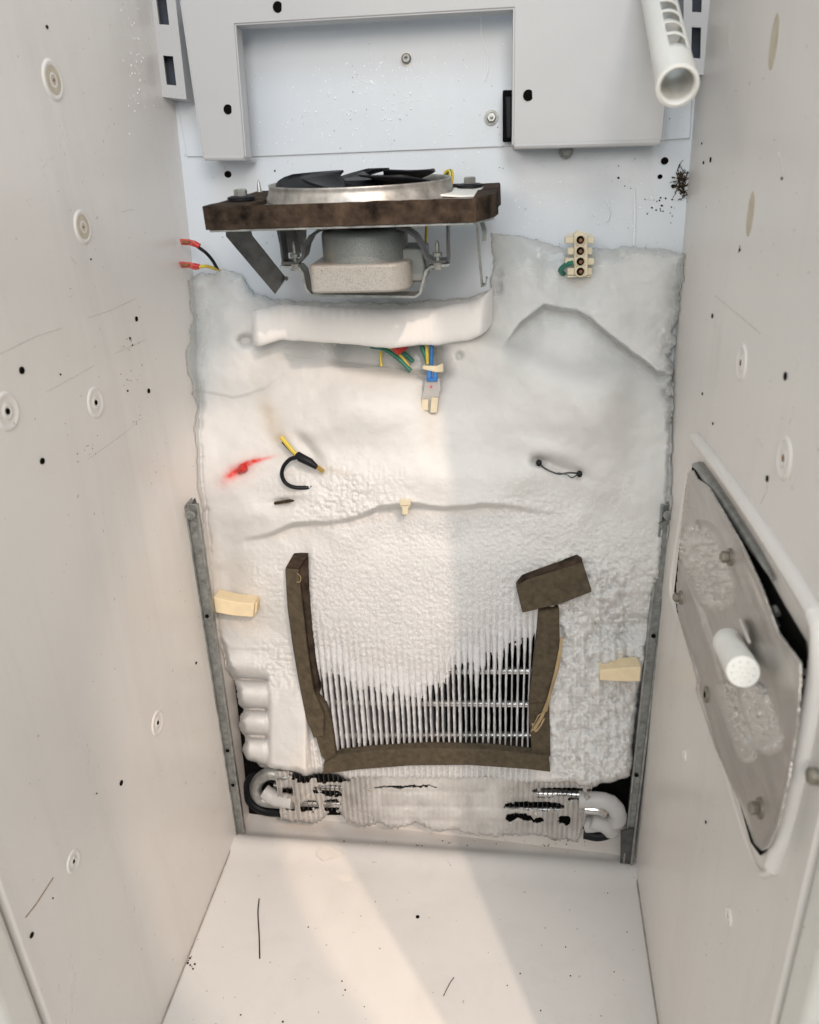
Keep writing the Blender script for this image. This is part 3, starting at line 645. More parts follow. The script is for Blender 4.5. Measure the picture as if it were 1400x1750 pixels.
# outline
rb = lambda: 0
outline = [(322, 480), (345, 462), (362, 470), (378, 458), (412, 468), (436, 500), (470, 512), (560, 516), (700, 516), (800, 508), (836, 495), (842, 440), (836, 397), (900, 405), (960, 424), (1040, 424), (1100, 420), (1172, 433), (1170, 470), (1163, 520), (1160, 550), (1152, 566), (1156, 590), (1150, 610), (1153, 640), (1149, 670), (1150, 720), (1149, 800), (1146, 860), (1142, 920), (1128, 1000), (1118, 1080), (1100, 1160),
           (1088, 1260), (1080, 1325), (1050, 1335), (1010, 1348), (960, 1342), (900, 1344), (840, 1338), (600, 1336), (560, 1322), (520, 1326), (476, 1320), (440, 1308), (422, 1302), (414, 1284), (416, 1262), (410, 1250), (407, 1232), (412, 1214), (406, 1200), (405, 1178), (400, 1160), (384, 1140), (368, 1080), (356, 1010), (350, 940), (344, 870), (336, 830), (338, 770), (332, 740), (337, 700), (328, 662), (316, 620), (326, 575), (330, 540), (322, 515)]
jx = (fbm(SH, 12, 21, 4) - .5) * (12 + 14 * (np.abs(PX - 1155) < 25) * (PY > 560) * (PY < 680)); jy = (fbm(SH, 12, 22, 3) - .5) * 10
ins, dist = poly_mask_dist(PX + jx, PY + jy, outline)
film = gauss(PX, PY, 870, 420, 70, 40)
kk = np.clip(dist / (14 + 46 * (1 - sstep(560, 720, PY)) * (.6 + .8 * fbm(SH, 40, 19, 2)) - 8 * np.clip(film, 0, 1)), 0, 1); T = T * np.sqrt(np.clip(1 - (1 - kk) ** 2, 0.0, 1)) 
pits = [(420, 582, 13, 9), (851, 468, 7, 7), (853, 492, 5, 10), (785, 608, 6, 6)]
keep = ins
for cx_, cy_, sx, sy in pits: T *= 1 - (.45 if cx_ != 785 else .12) * np.clip(1.6 * gauss(PX, PY, cx_, cy_, sx, sy), 0, 1)
# open finned area: no frost skin there
gapj = vnoise(SH, 3.0, 141) * 14 + np.interp(np.floor(u + .5), range(-5, 60), rng.rand(65) * 18 - 9)
openf = (PY > yb + gapj) & (PX > interp(PY, [1080, 1200, 1290], [531, 548, 560])) & (PX < 918) & (PY < 1296)
keep &= ~openf
# masks
clear = np.clip(.75 * sstep(.38, .66, fbm(SH, 40, 201, 3)) * (1 - sstep(560, 680, PY)) * (1 - sstep(430, 500, PX)) * .8 + inx * .85 * sstep(-2, 6, da) * np.exp(-np.clip(da, 0, 400) / 46.) + .9 * film + .35 * (PX > 835) * (1 - sstep(500, 620, PY)) + .8 * cav + .6 * gauss(PX, PY, 520, 600, 60, 25)
                + .5 * inl * np.exp(-(dl / 30.) ** 2) + .75 * np.exp(-dist / 16.) * (1 - sstep(600, 720, PY)) + .35 * (1 - sstep(540, 760, PY)) * sstep(.35, .7, fbm(SH, 70, 303, 4)) + .3 * np.exp(-dist / 8.) * (PY < 900) + sum(.45 * np.clip(2 * gauss(PX, PY, *p), 0, 1) for p in pits) + .25 * gauss(PX, PY, 860, 590, 60, 50), 0, 1)
edgew = inx * .7 * (1 - sstep(0, 3, np.abs(da + 2)))
clear = np.clip(clear + edgew * .2, 0, 1)
red = np.clip(.95 * gauss(PX, PY, 418, 797, 20, 5, -32) + .55 * gauss(PX, PY, 396, 812, 20, 9, -42) + .6 * gauss(PX, PY, 440, 787, 30, 3.5, -14) + .16 * gauss(PX, PY, 410, 805, 42, 20, -30), 0, 1) * (.45 + 1.1 * fbm(SH, 5, 12, 3))
tan = np.clip(.38 * gauss(PX, PY, 462, 715, 16, 55, -20) * (.6 + fbm(SH, 14, 51, 2)) + .22 * gauss(PX, PY, 738, 720, 14, 40) + .5 * gauss(PX, PY, 480, 748, 8, 10, 40) + .3 * gauss(PX, PY, 575, 805, 30, 5, 18) + .10 * gauss(PX, PY, 400, 990, 60, 90) + .18 * gauss(PX, PY, 420, 1060, 40, 30) + .14 * gauss(PX, PY, 540, 1310, 60, 30), 0, 1)
red = np.clip(red, 0, 1)
pos = P(PX, PY, T)
r = rays(PX, PY)
for sgn in (-1, 1):                                   # stop at the side walls
    lim = sgn * (W - .0008); bad = pos[..., 0] * sgn > lim * sgn; s_ = (lim - CAM[0]) / r[..., 0]
    pos = np.where(bad[..., None], CAM + r * s_[..., None], pos)
def grid_obj(name, pos, keep, mat, parent, masks=None, rime_shade=None):
    h, w_ = keep.shape; idx = np.arange(h * w_).reshape(h, w_)
    q = keep[:-1, :-1] & keep[1:, :-1] & keep[:-1, 1:] & keep[1:, 1:]
    f = np.stack([idx[:-1, :-1][q], idx[1:, :-1][q], idx[1:, 1:][q], idx[:-1, 1:][q]], -1)
    used = np.unique(f); rem = np.full(h * w_, -1); rem[used] = np.arange(len(used)); f = rem[f]
    v = pos.reshape(-1, 3)[used]
    me = bpy.data.meshes.new(name); me.vertices.add(len(v)); me.vertices.foreach_set('co', v.astype(np.float32).ravel())
    me.loops.add(len(f) * 4); me.loops.foreach_set('vertex_index', f.astype(np.int32).ravel())
    me.polygons.add(len(f)); me.polygons.foreach_set('loop_start', np.arange(0, len(f) * 4, 4, dtype=np.int32)); me.polygons.foreach_set('loop_total', np.full(len(f), 4, dtype=np.int32))
    me.update(calc_edges=True); me.validate(); me.shade_smooth()
    if masks is not None:
        ca = me.color_attributes.new('mask', 'FLOAT_COLOR', 'POINT')
        c = np.stack([m_.ravel()[used] for m_ in masks] + [np.zeros(len(used)) if rime_shade is None else rime_shade.ravel()[used]], -1); ca.data.foreach_set('color', c.astype(np.float32).ravel())
    me.materials.append(MAT[mat]); o = bpy.data.objects.new(name, me); COL.objects.link(o)
    if parent: o.parent = parent; o.matrix_parent_inverse = Matrix.Translation(-parent.matrix_world.translation)
    return o
ice = thing('frozen_evaporator', 'evaporator coil buried in a thick mass of white frost and ice', 'iced evaporator', P(740, 900, .02))
rime_shade = np.clip(flat * (.42 + .25 * (fbm(SH, 40, 404, 3) - .5) + .40 * sstep(-200, 0, PY - yb) * (1 - np.cos(ph * 2 * math.pi)) * .5) + .5 * gauss(PX, PY, 730, 895, 150, 26) * (.5 + fbm(SH, 12, 88, 3)) + cm * .45 * np.clip(.45 - cauli, 0, 1) * 2, 0, 1)  # thin rime grey, plus shade painted under the lip and in frost crevices
grid_obj('ice_sheet', pos, keep, 'ice', ice, (clear, red, tan), rime_shade)
# dark sheet added behind the coil to stand for the deep shade there
MB().prism([P(x, y, .006) for x, y in [(372, 1120), (1084, 1010), (1080, 1380), (1040, 1418), (860, 1408), (700, 1392), (420, 1392), (398, 1330)]], BN * .001).build('shade_sheet', 'black_matt', ice)
# ice bar under the fan
ST2 = 2.0; bx = np.arange(412, 842, ST2); n = len(bx)
prof = [(.034, .004), (.024, .018), (.012, .032), (.006, .044), (.010, .0525), (.018, .0555), (.026, .0565), (.033, .056), (.0375, .053), (.0385, .046), (.0382, .030), (.038, .010)]   # (drop below top edge, t)
vs = []; fs = []; nz1 = np.interp(np.arange(n), np.arange(0, n, 6)[:], rng.rand(len(np.arange(0, n, 6)))); nz2 = np.interp(np.arange(n), np.arange(0, n, 14), rng.rand(len(np.arange(0, n, 14))))
for i, x in enumerate(bx):
    e = min(1, (x - 411) / 34., (841 - x) / 22.); e = math.sqrt(max(0, 1 - (1 - e) ** 2))
    topy = np.interp(x, [412, 440, 480, 560, 640, 740, 800, 842], [528, 516, 508, 514, 517, 514, 502, 486])
    base = P(x, topy, .05); base2 = P(x, topy, 0.0)
    for j, (dz, t) in enumerate(prof):
        zz = base[2] - dz - (.0008 * nz1[i] if j > 6 else 0) - (.0035 * max(0, nz2[i] - .35) if j in (8, 9, 10) else 0)
        tt = t * e * (.97 + .05 * nz2[i]) + .0012 * (rng.rand() - .5) * (.4 if j > 2 else 1.4)
        tt += .0010 * math.sin(x * .42) * (1 if 1 < j < 5 else 0) * (1 if x < 640 else .3)
        vs.append((base[0], yback(base[0], zz) - tt, zz))
K = len(prof)
for i in range(n - 1):
    for j in range(K - 1): q = i * K + j; fs.append((q, q + 1, q + K + 1, q + K))
o = MB().add(vs, fs).build('ice_bar', 'ice_bar', ice, smooth=70); su = o.modifiers.new('sub', 'SUBSURF'); su.levels = 1; su.render_levels = 1
# fins
NF = 38
gapy = [np.interp(556 + 9.62 * i, ybx, ybv) + random.uniform(-14, 16) + (random.uniform(20, 60) if random.random() < .16 else 0) for i in range(NF + 1)]
fin_objs = []
xlim_l = lambda y: np.interp(y, [1080, 1200, 1290], [528, 546, 570]); xlim_r = lambda y: np.interp(y, [1060, 1200, 1300], [922, 912, 912])
for i in range(NF):
    xb = finx(i, 1285)
    if xb > 914: break
    y0 = min(gapy[i], gapy[i + 1]) - 40; y1 = np.interp(xb, [556, 575, 640, 730, 830, 912], [1292, 1286, 1281, 1278, 1277, 1284]) + 3
    ys = np.linspace(y0, y1, 64); vs = []; fs = []
    ph1 = random.uniform(0, 6); jw = np.interp(ys, np.linspace(y0, y1, 30), rng.rand(30))
    wbase = random.uniform(.8, 1.3) * np.interp(xb, [556, 700, 830, 912], [2.5, 2.35, 1.9, 1.6])
    sway = np.cumsum(rng.randn(64)) * .09; sway -= np.linspace(sway[0], sway[-1], 64)
    tfr = .0005 * rng.rand(64) 
    NA = 10
    for j, y in enumerate(ys):
        k = np.clip((y - (gapy[i] + gapy[i + 1]) / 2) / (60 if xb > 780 else 48), 0, 1)
        hw = (5.0 + (wbase - 5.0) * k ** .7) * (.84 + .34 * jw[j]) + (1.2 if y < gapy[i] else 0)
        if y > y1 - 18: hw *= (1 - .35 * (y - y1 + 18) / 18)
        cxp = finx(i, y) + sway[j]; c = P(cxp, y, FIN_T + .0008 - .0015 * k + tfr[j]); e = P(cxp + hw, y, FIN_T - .003) - P(cxp, y, FIN_T - .003); hwm = abs(e[0])
        dd = .006
        for a_ in range(7):
            th = math.pi * a_ / 6; q_ = 1 + .16 * (rng.rand() - .5); vs.append((c[0] - hwm * q_ * math.cos(th), c[1] + dd * (1 - q_ * math.sin(th)) - .0004 * rng.rand(), c[2]))
        vs += [(c[0] + .0006, c[1] + dd + .004, c[2]), (c[0] + .0004, c[1] + .034, c[2]), (c[0] - .0004, c[1] + .034, c[2]), (c[0] - .0006, c[1] + dd + .004, c[2])]
    K = 11
    for j in range(63):
        for a_ in range(K): q = j * K; fs.append((q + a_, q + (a_ + 1) % K, q + K + (a_ + 1) % K, q + K + a_))
    fs += [tuple(range(K))[::-1], tuple(range(63 * K, 64 * K))]
    MB().add(vs, fs).build('fin', 'frost', ice, smooth=80)
# refrigerant tubes seen between the fins
for y_, x0_, x1_, dy in [(1146, 770, 925, 0), (1203, 560, 925, -4), (1256, 552, 925, 0)]:
    m = MB(); pts = [P(x, y_ + dy * (900 - x) / 340., FIN_T - .013) for x in np.linspace(x0_, x1_, 40)]
    m.tube(pts, .0042, 14).build('refrigerant_tube', 'chrome', ice)
# lower icy row of fins
ST3 = 1.1; lxg = np.arange(466, 1030, ST3); lyg = np.arange(1312, 1444, ST3); LX, LY = np.meshgrid(lxg, lyg); S2 = LX.shape
bot = [(470, 1392), (480, 1401), (520, 1404), (542, 1408), (556, 1398), (566, 1384), (584, 1391), (592, 1404), (622, 1413), (640, 1410), (648, 1405), (660, 1412), (668, 1416), (690, 1414), (706, 1409), (712, 1406), (740, 1420), (752, 1422), (770, 1420), (779, 1417), (795, 1425), (850, 1430), (900, 1427), (930, 1429), (944, 1437), (962, 1436), (988, 1440), (996, 1420), (1004, 1396), (1030, 1380)]
by = np.interp(LX, *zip(*bot)) + (vnoise(S2, 3, 5) - .5) * 5
VYL = (VX + (LX - VX) * (VY - 1380.) / (VY - LY))
saw = np.abs(((VYL / 8.6) % 1) - .5) * 2
amp = .0022 * (1 - sstep(600, 680, LX)) + .0005 + .0016 * sstep(860, 930, LX)
T2 = .050 - .010 * sstep(1335, 1440, LY) + amp * (1 - saw ** 2) + .003 * (fbm(S2, 22, 81, 3) - .5)
for yy in (1352, 1378, 1402): T2 -= .0014 * np.exp(-((LY - yy - (LX - 740) * .012) / 4.5) ** 2) * (1 - sstep(830, 870, LX)) * sstep(600, 640, LX)
holes = np.zeros(S2, bool); nz_ = fbm(S2, 9, 19, 3) - .5
for (x0_, x1_, y0_, y1_) in [(478, 604, 1314, 1335), (482, 502, 1345, 1362), (484, 504, 1371, 1386), (514, 546, 1368, 1388), (536, 588, 1342, 1359), (552, 582, 1366, 1390), (860, 962, 1370, 1385), (864, 908, 1390, 1403), (953, 976, 1394, 1412), (912, 930, 1398, 1408), (905, 1012, 1346, 1362), (640, 745, 1343, 1347), (972, 1000, 1360, 1368)]:
    mx_, my_, hx_, hy2 = (x0_ + x1_) / 2, (y0_ + y1_) / 2, (x1_ - x0_) / 2, (y1_ - y0_) / 2
    holes |= np.abs((LX - mx_) / hx_) ** 3 + np.abs((LY - my_ + nz_ * 9) / hy2) ** 2.5 + nz_ * 1.8 * (.5 + saw) < .85
keep2 = (LY < by) & ~holes & (LX > interp(LY, [1312, 1400], [470, 479])) & (LX < interp(LY, [1340, 1380, 1440], [1012, 1006, 990])) & (LY > interp(LX, [466, 560, 700, 860, 1000], [1318, 1320, 1318, 1330, 1335]))
edge = np.clip((by - LY) / 7., 0, 1)
T2 -= .009 * (1 - np.sqrt(np.clip(1 - (1 - edge) ** 2, 0, 1)))
mk = np.clip(.85 + .6 * (fbm(S2, 18, 71, 3) - .5) - .55 * sstep(590, 680, LX) * (1 - sstep(840, 890, LX)) * (1 - .35 * sstep(1385, 1425, LY)), 0, 1)
o = grid_obj('icy_fin_row', P(LX, LY, T2), keep2, 'ice_row', ice, (mk, mk * 0, mk * 0 + .03))
sd = o.modifiers.new('solid', 'SOLIDIFY'); sd.thickness = .0016; sd.offset = -1
for k_ in range(66):                                                       # bare dark fin edges behind the icy row
    x = 486 + k_ * 8.2
    if x > 1010: break
    a_ = P(x, 1322, .040); b_2 = P(VX + (x - VX) * (VY - 1385) / (VY - 1322), 1385 + (8 if x > 860 else 0), .036)
    MB().hexa([a_, a_ + [.0006, 0, 0], b_2 + [.0006, 0, 0], b_2], [a_ + [0, .024, 0], a_ + [.0006, .024, 0], b_2 + [.0006, .020, 0], b_2 + [0, .020, 0]]).build('bare_fin', 'dark_metal', ice, smooth=0)
for y_ in (1350, 1378): MB().tube([P(x, y_ + (x - 740) * .03, .032) for x in (470, 1012)], .0046, 12).build('refrigerant_tube', 'chrome', ice)
# return bends at both ends
def bend(pts, r, mat):
    cp = catmull(pts, 8); rj = [r * (1 + (.08 * (random.random() - .5) if 'ice' in mat else 0)) for _ in cp]
    return MB().tube(cp, rj, 16).build('return_bend', mat, ice, smooth=60)
bend([P(500, 1330, .040), P(462, 1322, .042), P(442, 1334, .042), P(438, 1352, .040), P(452, 1368, .038), P(505, 1372, .036)], .0072, 'galv')
bend([P(500, 1370, .046), P(470, 1364, .046), P(452, 1352, .044)], .0085, 'ice_clear')
bend([P(470, 1330, .012), P(436, 1326, .012), P(424, 1345, .012), P(428, 1368, .012), P(450, 1384, .012), P(480, 1388, .012)], .006, 'black')
bend([P(990, 1366, .042), P(1036, 1370, .042), P(1054, 1386, .040), P(1050, 1404, .036), P(1000, 1408, .034)], .0092, 'ice_clear')
bend([P(1000, 1382, .046), P(1022, 1384, .046), P(1034, 1388, .044)], .0055, 'chrome')
bend([P(1010, 1402, .040), P(1035, 1410, .038), P(1046, 1420, .034)], .0090, 'ice_clear')
bend([P(998, 1424, .022), P(1022, 1428, .022), P(1046, 1422, .020)], .0062, 'black')
# ================================================================== FOAM STRIPS
def fstrip(poly, t, th, name, mat, label=None, cat=None, parent=None, tilt=None, bev=.0012):
    pts = [P(x, y, t if tilt is None else t + tilt(x, y)) for x, y in poly]
    o = MB().prism(pts, -BN * th).build(name, mat, parent, bevel=bev)
    if label: tag(o, label, cat, None)
    return o
lf = [(487, 972), (496, 955), (526, 952), (530, 1010), (533, 1080), (538, 1130), (546, 1190), (553, 1222), (553, 1258), (536, 1262), (524, 1225), (510, 1160), (501, 1100), (493, 1040)]
fstrip([(487, 972), (510, 974), (517, 1040), (525, 1110), (535, 1180), (553, 1222), (553, 1258), (536, 1262), (522, 1225), (509, 1160), (499, 1100), (491, 1040)], .070, .016, 'foam_strip', 'foam', 'long brown foam strip bowed down the left side of the finned opening', 'foam strip')
o = bpy.data.objects['foam_strip']
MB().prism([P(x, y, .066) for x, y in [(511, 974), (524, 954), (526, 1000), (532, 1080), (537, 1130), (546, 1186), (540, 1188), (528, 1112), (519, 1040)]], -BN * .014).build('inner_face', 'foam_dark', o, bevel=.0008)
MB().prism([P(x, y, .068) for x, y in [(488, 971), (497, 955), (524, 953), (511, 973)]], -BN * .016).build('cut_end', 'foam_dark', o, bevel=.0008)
fstrip([(541, 1190), (556, 1205), (566, 1235), (576, 1300), (560, 1306), (548, 1290), (540, 1262)], .063, .010, 'foam_strip', 'foam', 'short dark foam piece under the lower end of the bowed strip', 'foam strip')
fstrip([(553, 1306), (580, 1290), (640, 1284), (730, 1279), (830, 1281), (938, 1292), (941, 1320), (900, 1315), (800, 1308), (700, 1309), (610, 1316), (552, 1324)], .068, .012, 'foam_strip', 'foam', 'horizontal brown foam strip along the bottom of the finned opening', 'foam strip')
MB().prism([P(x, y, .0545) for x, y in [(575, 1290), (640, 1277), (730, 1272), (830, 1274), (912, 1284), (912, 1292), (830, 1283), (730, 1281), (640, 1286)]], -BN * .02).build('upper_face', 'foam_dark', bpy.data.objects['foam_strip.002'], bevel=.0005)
fstrip([(921, 1044), (956, 1040), (957, 1100), (952, 1140), (938, 1202), (904, 1202), (913, 1120), (918, 1080)], .067, .010, 'foam_strip', 'foam', 'upright brown foam strip on the right side of the finned opening', 'foam strip')
fstrip([(903, 1199), (939, 1200), (941, 1294), (909, 1290)], .064, .006, 'foam_strip', 'foam', 'brown foam corner piece under the upright strip at the lower right', 'foam strip')
o = fstrip([(882, 1003), (900, 992), (996, 962), (1012, 1012), (960, 1032), (893, 1048)], .074, .012, 'foam_block', 'foam', 'tilted brown foam block stuck across the top of the right strip', 'foam block')
MB().prism([P(x, y, .072) for x, y in [(884, 1001), (893, 990), (988, 955), (997, 961), (900, 992)]], -BN * .011).build('top_face', 'foam_dark', o, bevel=.0008)
# torn tape strands
tp = MB().strip([P(960, 1090, .070), P(958, 1110, .074), P(950, 1150, .078), P(938, 1195, .078), P(926, 1225, .076), P(912, 1248, .074)], (.0030, 0, 0), .0008).build('tape_strand', 'tape'); tag(tp, 'thin torn tan tape strand hanging over the right foam corner', 'tape')
MB().strip([P(962, 1088, .069), P(955, 1140, .077), P(946, 1170, .079), P(934, 1215, .079), P(921, 1222, .076), P(908, 1250, .070)], (.0012, .001, 0), .0007).build('loose_thread', 'tape', tp)
MB().strip([P(910, 1236, .070), P(916, 1250, .072), P(924, 1240, .074), P(930, 1228, .075)], (.002, 0, .001), .0007).build('loose_thread', 'tape', tp)
MB().tube(catmull([P(508, 980, .072), P(514, 986, .073), P(513, 994, .073), P(507, 995, .073)]), .0004, 5).build('loose_thread', 'tape', bpy.data.objects['foam_strip'])
# cream foam plugs
def wedge(poly, t, th, mat, label, name='foam_plug', cat='foam plug', top=None):
    o = MB().prism([P(x, y, t) for x, y in poly], -BN * th).build(name, mat, bevel=.001); tag(o, label, cat); return o
o = wedge([(364, 1020), (378, 1024), (404, 1029), (434, 1032), (433, 1055), (400, 1053), (368, 1047)], .066, .02, 'cream_foam', 'cream foam wedge poking out beside the left steel rail')
MB().prism([P(x, y, .060) for x, y in [(433, 1055), (434, 1032), (440, 1028), (439, 1045)]], -BN * .014).build('end_face', 'cream_foam', o, bevel=.0005)
wedge([(1025, 1145), (1060, 1142), (1096, 1140), (1094, 1165), (1060, 1165), (1025, 1163)], .066, .02, 'cream_foam', 'pale cream foam plug beside the right steel rail')
o = MB().prism([P(x, y, .074) for x, y in [(684, 855), (701, 855), (701, 867), (698, 868), (698, 880), (687, 880), (687, 868), (684, 867)]], -BN * .012).build('cable_clip', 'cream', bevel=.0008); tag(o, 'small cream plastic clip stuck in the frost lip above the fins', 'clip')
MB().prism([P(x, y, .0762) for x, y in [(683, 854), (702, 854), (702, 864), (683, 864)]], -BN * .003).build('clip_head', 'cream', o, bevel=.0006)
# ================================================================== SIDE RAILS
def rail(x0, y0, x1, y1, wt, wb, side, label, holes):
    o = thing('side_rail', label, 'steel rail', FL(x1, y1, 0), 'galvanised rails beside the coil')
    yt, ybm = (.700, .684) if side < 0 else (.690, .676)
    A, B = G(x0, y0, yt), G(x0 + wt, y0, yt); D, C_ = G(x1, y1, ybm), G(x1 + wb, y1, ybm)
    MB().prism([A, B, C_, D], (0, .0018, 0)).build('web', 'galv_old', o, bevel=.0004)
    ev = (B - A) / np.linalg.norm(B - A)
    for (p, q, s_) in ((A, D, 1), (B, C_, -1)):
        dpt = .016 if s_ * side < 0 else .004
        MB().hexa([p + [0, -.004 if s_ * side < 0 else -.0015, 0], q + [0, -.004 if s_ * side < 0 else -.0015, 0], q + ev * .0022 * s_ + [0, -.004 if s_ * side < 0 else -.0015, 0], p + ev * .0022 * s_ + [0, -.004 if s_ * side < 0 else -.0015, 0]],
                  [p + [0, dpt, 0], q + [0, dpt, 0], q + ev * .0018 * s_ + [0, dpt, 0], p + ev * .0018 * s_ + [0, dpt, 0]]).build('lip', 'galv', o, bevel=.0004)
    for hx, hy in holes:
        k = (hy - y0) / (y1 - y0); c = G(hx, hy, yt + (ybm - yt) * k - .0004); disc(MB(), c, (0, -1, 0), .0022, .0004, 14).build('rivet_hole', 'hole', o)
    # twisted ear at the top with a rivet
    s_ = -side
    ex = x0 + wt / 2
    ear = [G(ex - 12 * s_, y0 + 8, yt - .005), G(ex - 4 * s_, y0 - 2, yt + .004), G(ex + 5 * s_, y0 - 10, yt + .012), G(ex + 14 * s_, y0 + 12, yt + .006), G(ex + 16 * s_, y0 + 34, yt - .002), G(ex + 0 * s_, y0 + 26, yt - .005)]
    MB().prism(ear, (0, .0014, 0)).build('ear', 'dark_metal' if side > 0 else 'galv_old', o, bevel=.0003)
    MB().prism([G(ex + 1 * s_, y0 - 2, yt + .003), G(ex + 6 * s_, y0 - 11, yt + .008), G(ex + 13 * s_, y0 + 12, yt + .002), G(ex + 9 * s_, y0 + 30, yt - .002)], (0, .0012, 0)).build('ear_fold', 'dark_metal', o)
    MB().lathe(G(ex - 1 * s_, y0 + 18, yt - .006), (0, -1, 0), [(.0048, 0), (.0048, .0012), (.003, .0016), (.0026, .0008), (.0001, .0008)], 20).build('rivet', 'galv_old', o)
    return o
rail(316, 862, 404, 1424, 22, 15, -1, 'galvanised steel rail standing along the left wall', [(354, 1053), (389, 1283), (398, 1342)])
o = rail(1130, 862, 1064, 1474, 24, 16, 1, 'galvanised steel rail standing along the right wall', [(1117, 1087), (1088, 1325)])
MB().prism([G(1061, 1420, .675), G(1085, 1416, .675), G(1079, 1477, .675), G(1060, 1475, .675)], (0, .001, 0)).build('corroded_foot', 'dark_metal', o)
# ================================================================== CONNECTORS AND WIRES
def wire(pts, r, mat, label, cat='wire', group=None, name='wire'):
    o = MB().tube(catmull(pts, 8), r, 8).build(name, mat, smooth=60); return tag(o, label, cat, group)
# two red spade terminals, upper left
for k, (pts, mt, word, y0) in enumerate([([P(337, 421, .030), P(352, 432, .028), P(364, 446, .020), P(372, 460, .008)], 'black', 'black', 414), ([P(340, 456, .030), P(352, 455, .026), P(364, 458, .016), P(374, 461, .006)], 'yellow', 'yellow', 453)]):
    o = thing('spade_terminal', f'red sleeved spade terminal on a {word} wire beside the left wall', 'terminal', pts[0], 'red spade terminals at the left wall')
    MB().tube(catmull(pts, 8), .0016, 10).build('wire_tail', mt, o)
    a_ = P(307, y0 - 3, .032); b_2 = P(334, y0 + (2 if k == 0 else 1), .031); c_ = P(341, y0 + (7 if k == 0 else 3), .030)
    MB().prism([P(306, y0 - 6, .034), P(322, y0 - 5, .034), P(333, y0 - 2, .033), P(340, y0 + 6, .032), P(334, y0 + 9, .032), P(322, y0 + 5, .033), P(309, y0 + 5, .034)], -BN * .0042).build('sleeve', 'pinkred', o, bevel=.001)
    MB().prism([P(311, y0 - 3, .0353), P(324, y0 - 2, .0353), P(324, y0 + 2, .0353), P(311, y0 + 2, .0353)], -BN * .0018).build('blade_socket', 'rust', o, bevel=.0003)
    MB().tube([P(331, y0 + 1, .031), c_], .0026, 12).build('crimp_barrel', 'red', o)
# terminal block
o = thing('terminal_block', 'cream four way screw terminal block standing on the ice at upper right', 'terminal block', P(992, 440, .02))
MB().prism([P(x, y, .030) for x, y in [(981, 400), (988, 394), (1004, 400), (1005, 470), (994, 475), (982, 470)]], -BN * .009).build('housing', 'cream', o, bevel=.0006)
for k, y_ in enumerate([410, 429, 447, 464]):
    dx = 2 if k % 2 else 0
    MB().prism([P(x, yy, .026) for x, yy in [(966 + 2 * dx, y_ - 6), (1016 - 2 * dx, y_ - 6), (1016 - 2 * dx, y_ + 6), (966 + 2 * dx, y_ + 6)]], -BN * .006).build('wing', 'cream', o, bevel=.0006)
    MB().lathe(P(992, y_, .030), BN, [(.0046, 0), (.0046, .0016), (.0036, .0020), (.0032, -.001), (.0001, -.001)], 20).build('screw_well', 'cream', o)
    disc(MB(), P(992, y_, .0302), BN, .0031, .0006, 16).build('well_shade', 'hole', o)
    disc(MB(), P(992.5, y_ + .5, .0308), BN, .0016, .0006, 8).build('screw', 'rust', o)
    if k in (0, 3): MB().prism([P(x, yy, .0255) for x, yy in [(970, y_ - 11 + (18 if k else 0)), (1012, y_ - 11 + (18 if k else 0)), (1012, y_ - 9 + (18 if k else 0)), (970, y_ - 8 + (18 if k else 0))]], -BN * .003).build('rib', 'cream', o)
wire([P(980, 449, .026), P(968, 452, .024), P(958, 462, .018), P(966, 470, .010)], .0022, 'green', 'dark green wire entering the left side of the terminal block')
# cavity wires
Y1 = [[P(634, 592, .024), P(655, 596, .026), P(680, 612, .028), P(702, 634, .030)], [P(645, 588, .022), P(670, 596, .024), P(688, 612, .026), P(700, 628, .028)], [P(636, 586, .02), P(660, 590, .02), P(688, 602, .02), P(706, 618, .022)]]
for k, pts in enumerate(Y1): wire(pts, .0020 if k != 1 else .0014, ['green', 'yellow', 'green'][k], ['dark green wire lowest in the hollow under the ice bar', 'yellow striped wire between the two green ones in the hollow', 'green wire highest in the hollow under the ice bar'][k])
wire([P(652, 600, .02), P(651, 612, .022), P(652, 626, .024)], .0014, 'yellow', 'short yellow wire dropping behind the green wires in the hollow')
wire([P(720, 588, .034), P(724, 600, .036), P(730, 616, .036), P(733, 630, .036)], .0024, 'green', 'green wire running down into the clear plug from the left')
wire([P(729, 588, .036), P(730, 602, .038), P(731, 622, .037)], .0016, 'yellow', 'yellow wire running down into the clear plug beside the green one')
wire([P(738, 584, .034), P(738, 602, .036), P(737, 628, .037)], .0020, 'blue', 'blue wire running down into the clear plug from the right')
o = MB().lathe(P(692, 588, .026), P(676, 600, .034) - P(692, 588, .026), [(.0001, 0), (.0048, .0005), (.0052, .006), (.0040, .012), (.0001, .013)], 16).build('wire_nut', 'red', smooth=50); tag(o, 'red wire nut lodged under the ice bar above the wires', 'wire nut')
o = thing('wire_connector', 'translucent plug with blue wire ends hanging frozen in the frost', 'connector', P(736, 680, .05))
PL = lambda pl, t: [P(x, y, t) for x, y in pl]
MB().prism(PL([(726, 650), (751, 648), (753, 665), (749, 680), (748, 706), (722, 706), (720, 680), (724, 668)], .056), -BN * .014).build('housing', 'ice_clear', o, bevel=.001)
MB().prism(PL([(721, 683), (732, 683), (732, 702), (720, 702)], .0585), -BN * .005).build('latch', 'cream', o, bevel=.0008)
MB().prism(PL([(737, 680), (749, 680), (747, 706), (735, 706)], .0595), -BN * .006).build('latch', 'cream', o, bevel=.0008)
for x_ in (733, 743): MB().tube([P(x_ + 1, 633, .054), P(x_, 652, .056)], .0023, 10).build('blue_sleeve', 'blue', o)
MB().prism(PL([(729, 647), (748, 647), (748, 652), (729, 652)], .0588), -BN * .004).build('collar', 'blue', o, bevel=.0005)
MB().tube([P(737, 661, .0560), P(737, 661, .0580)], .0012, 8).build('pin', 'red', o)
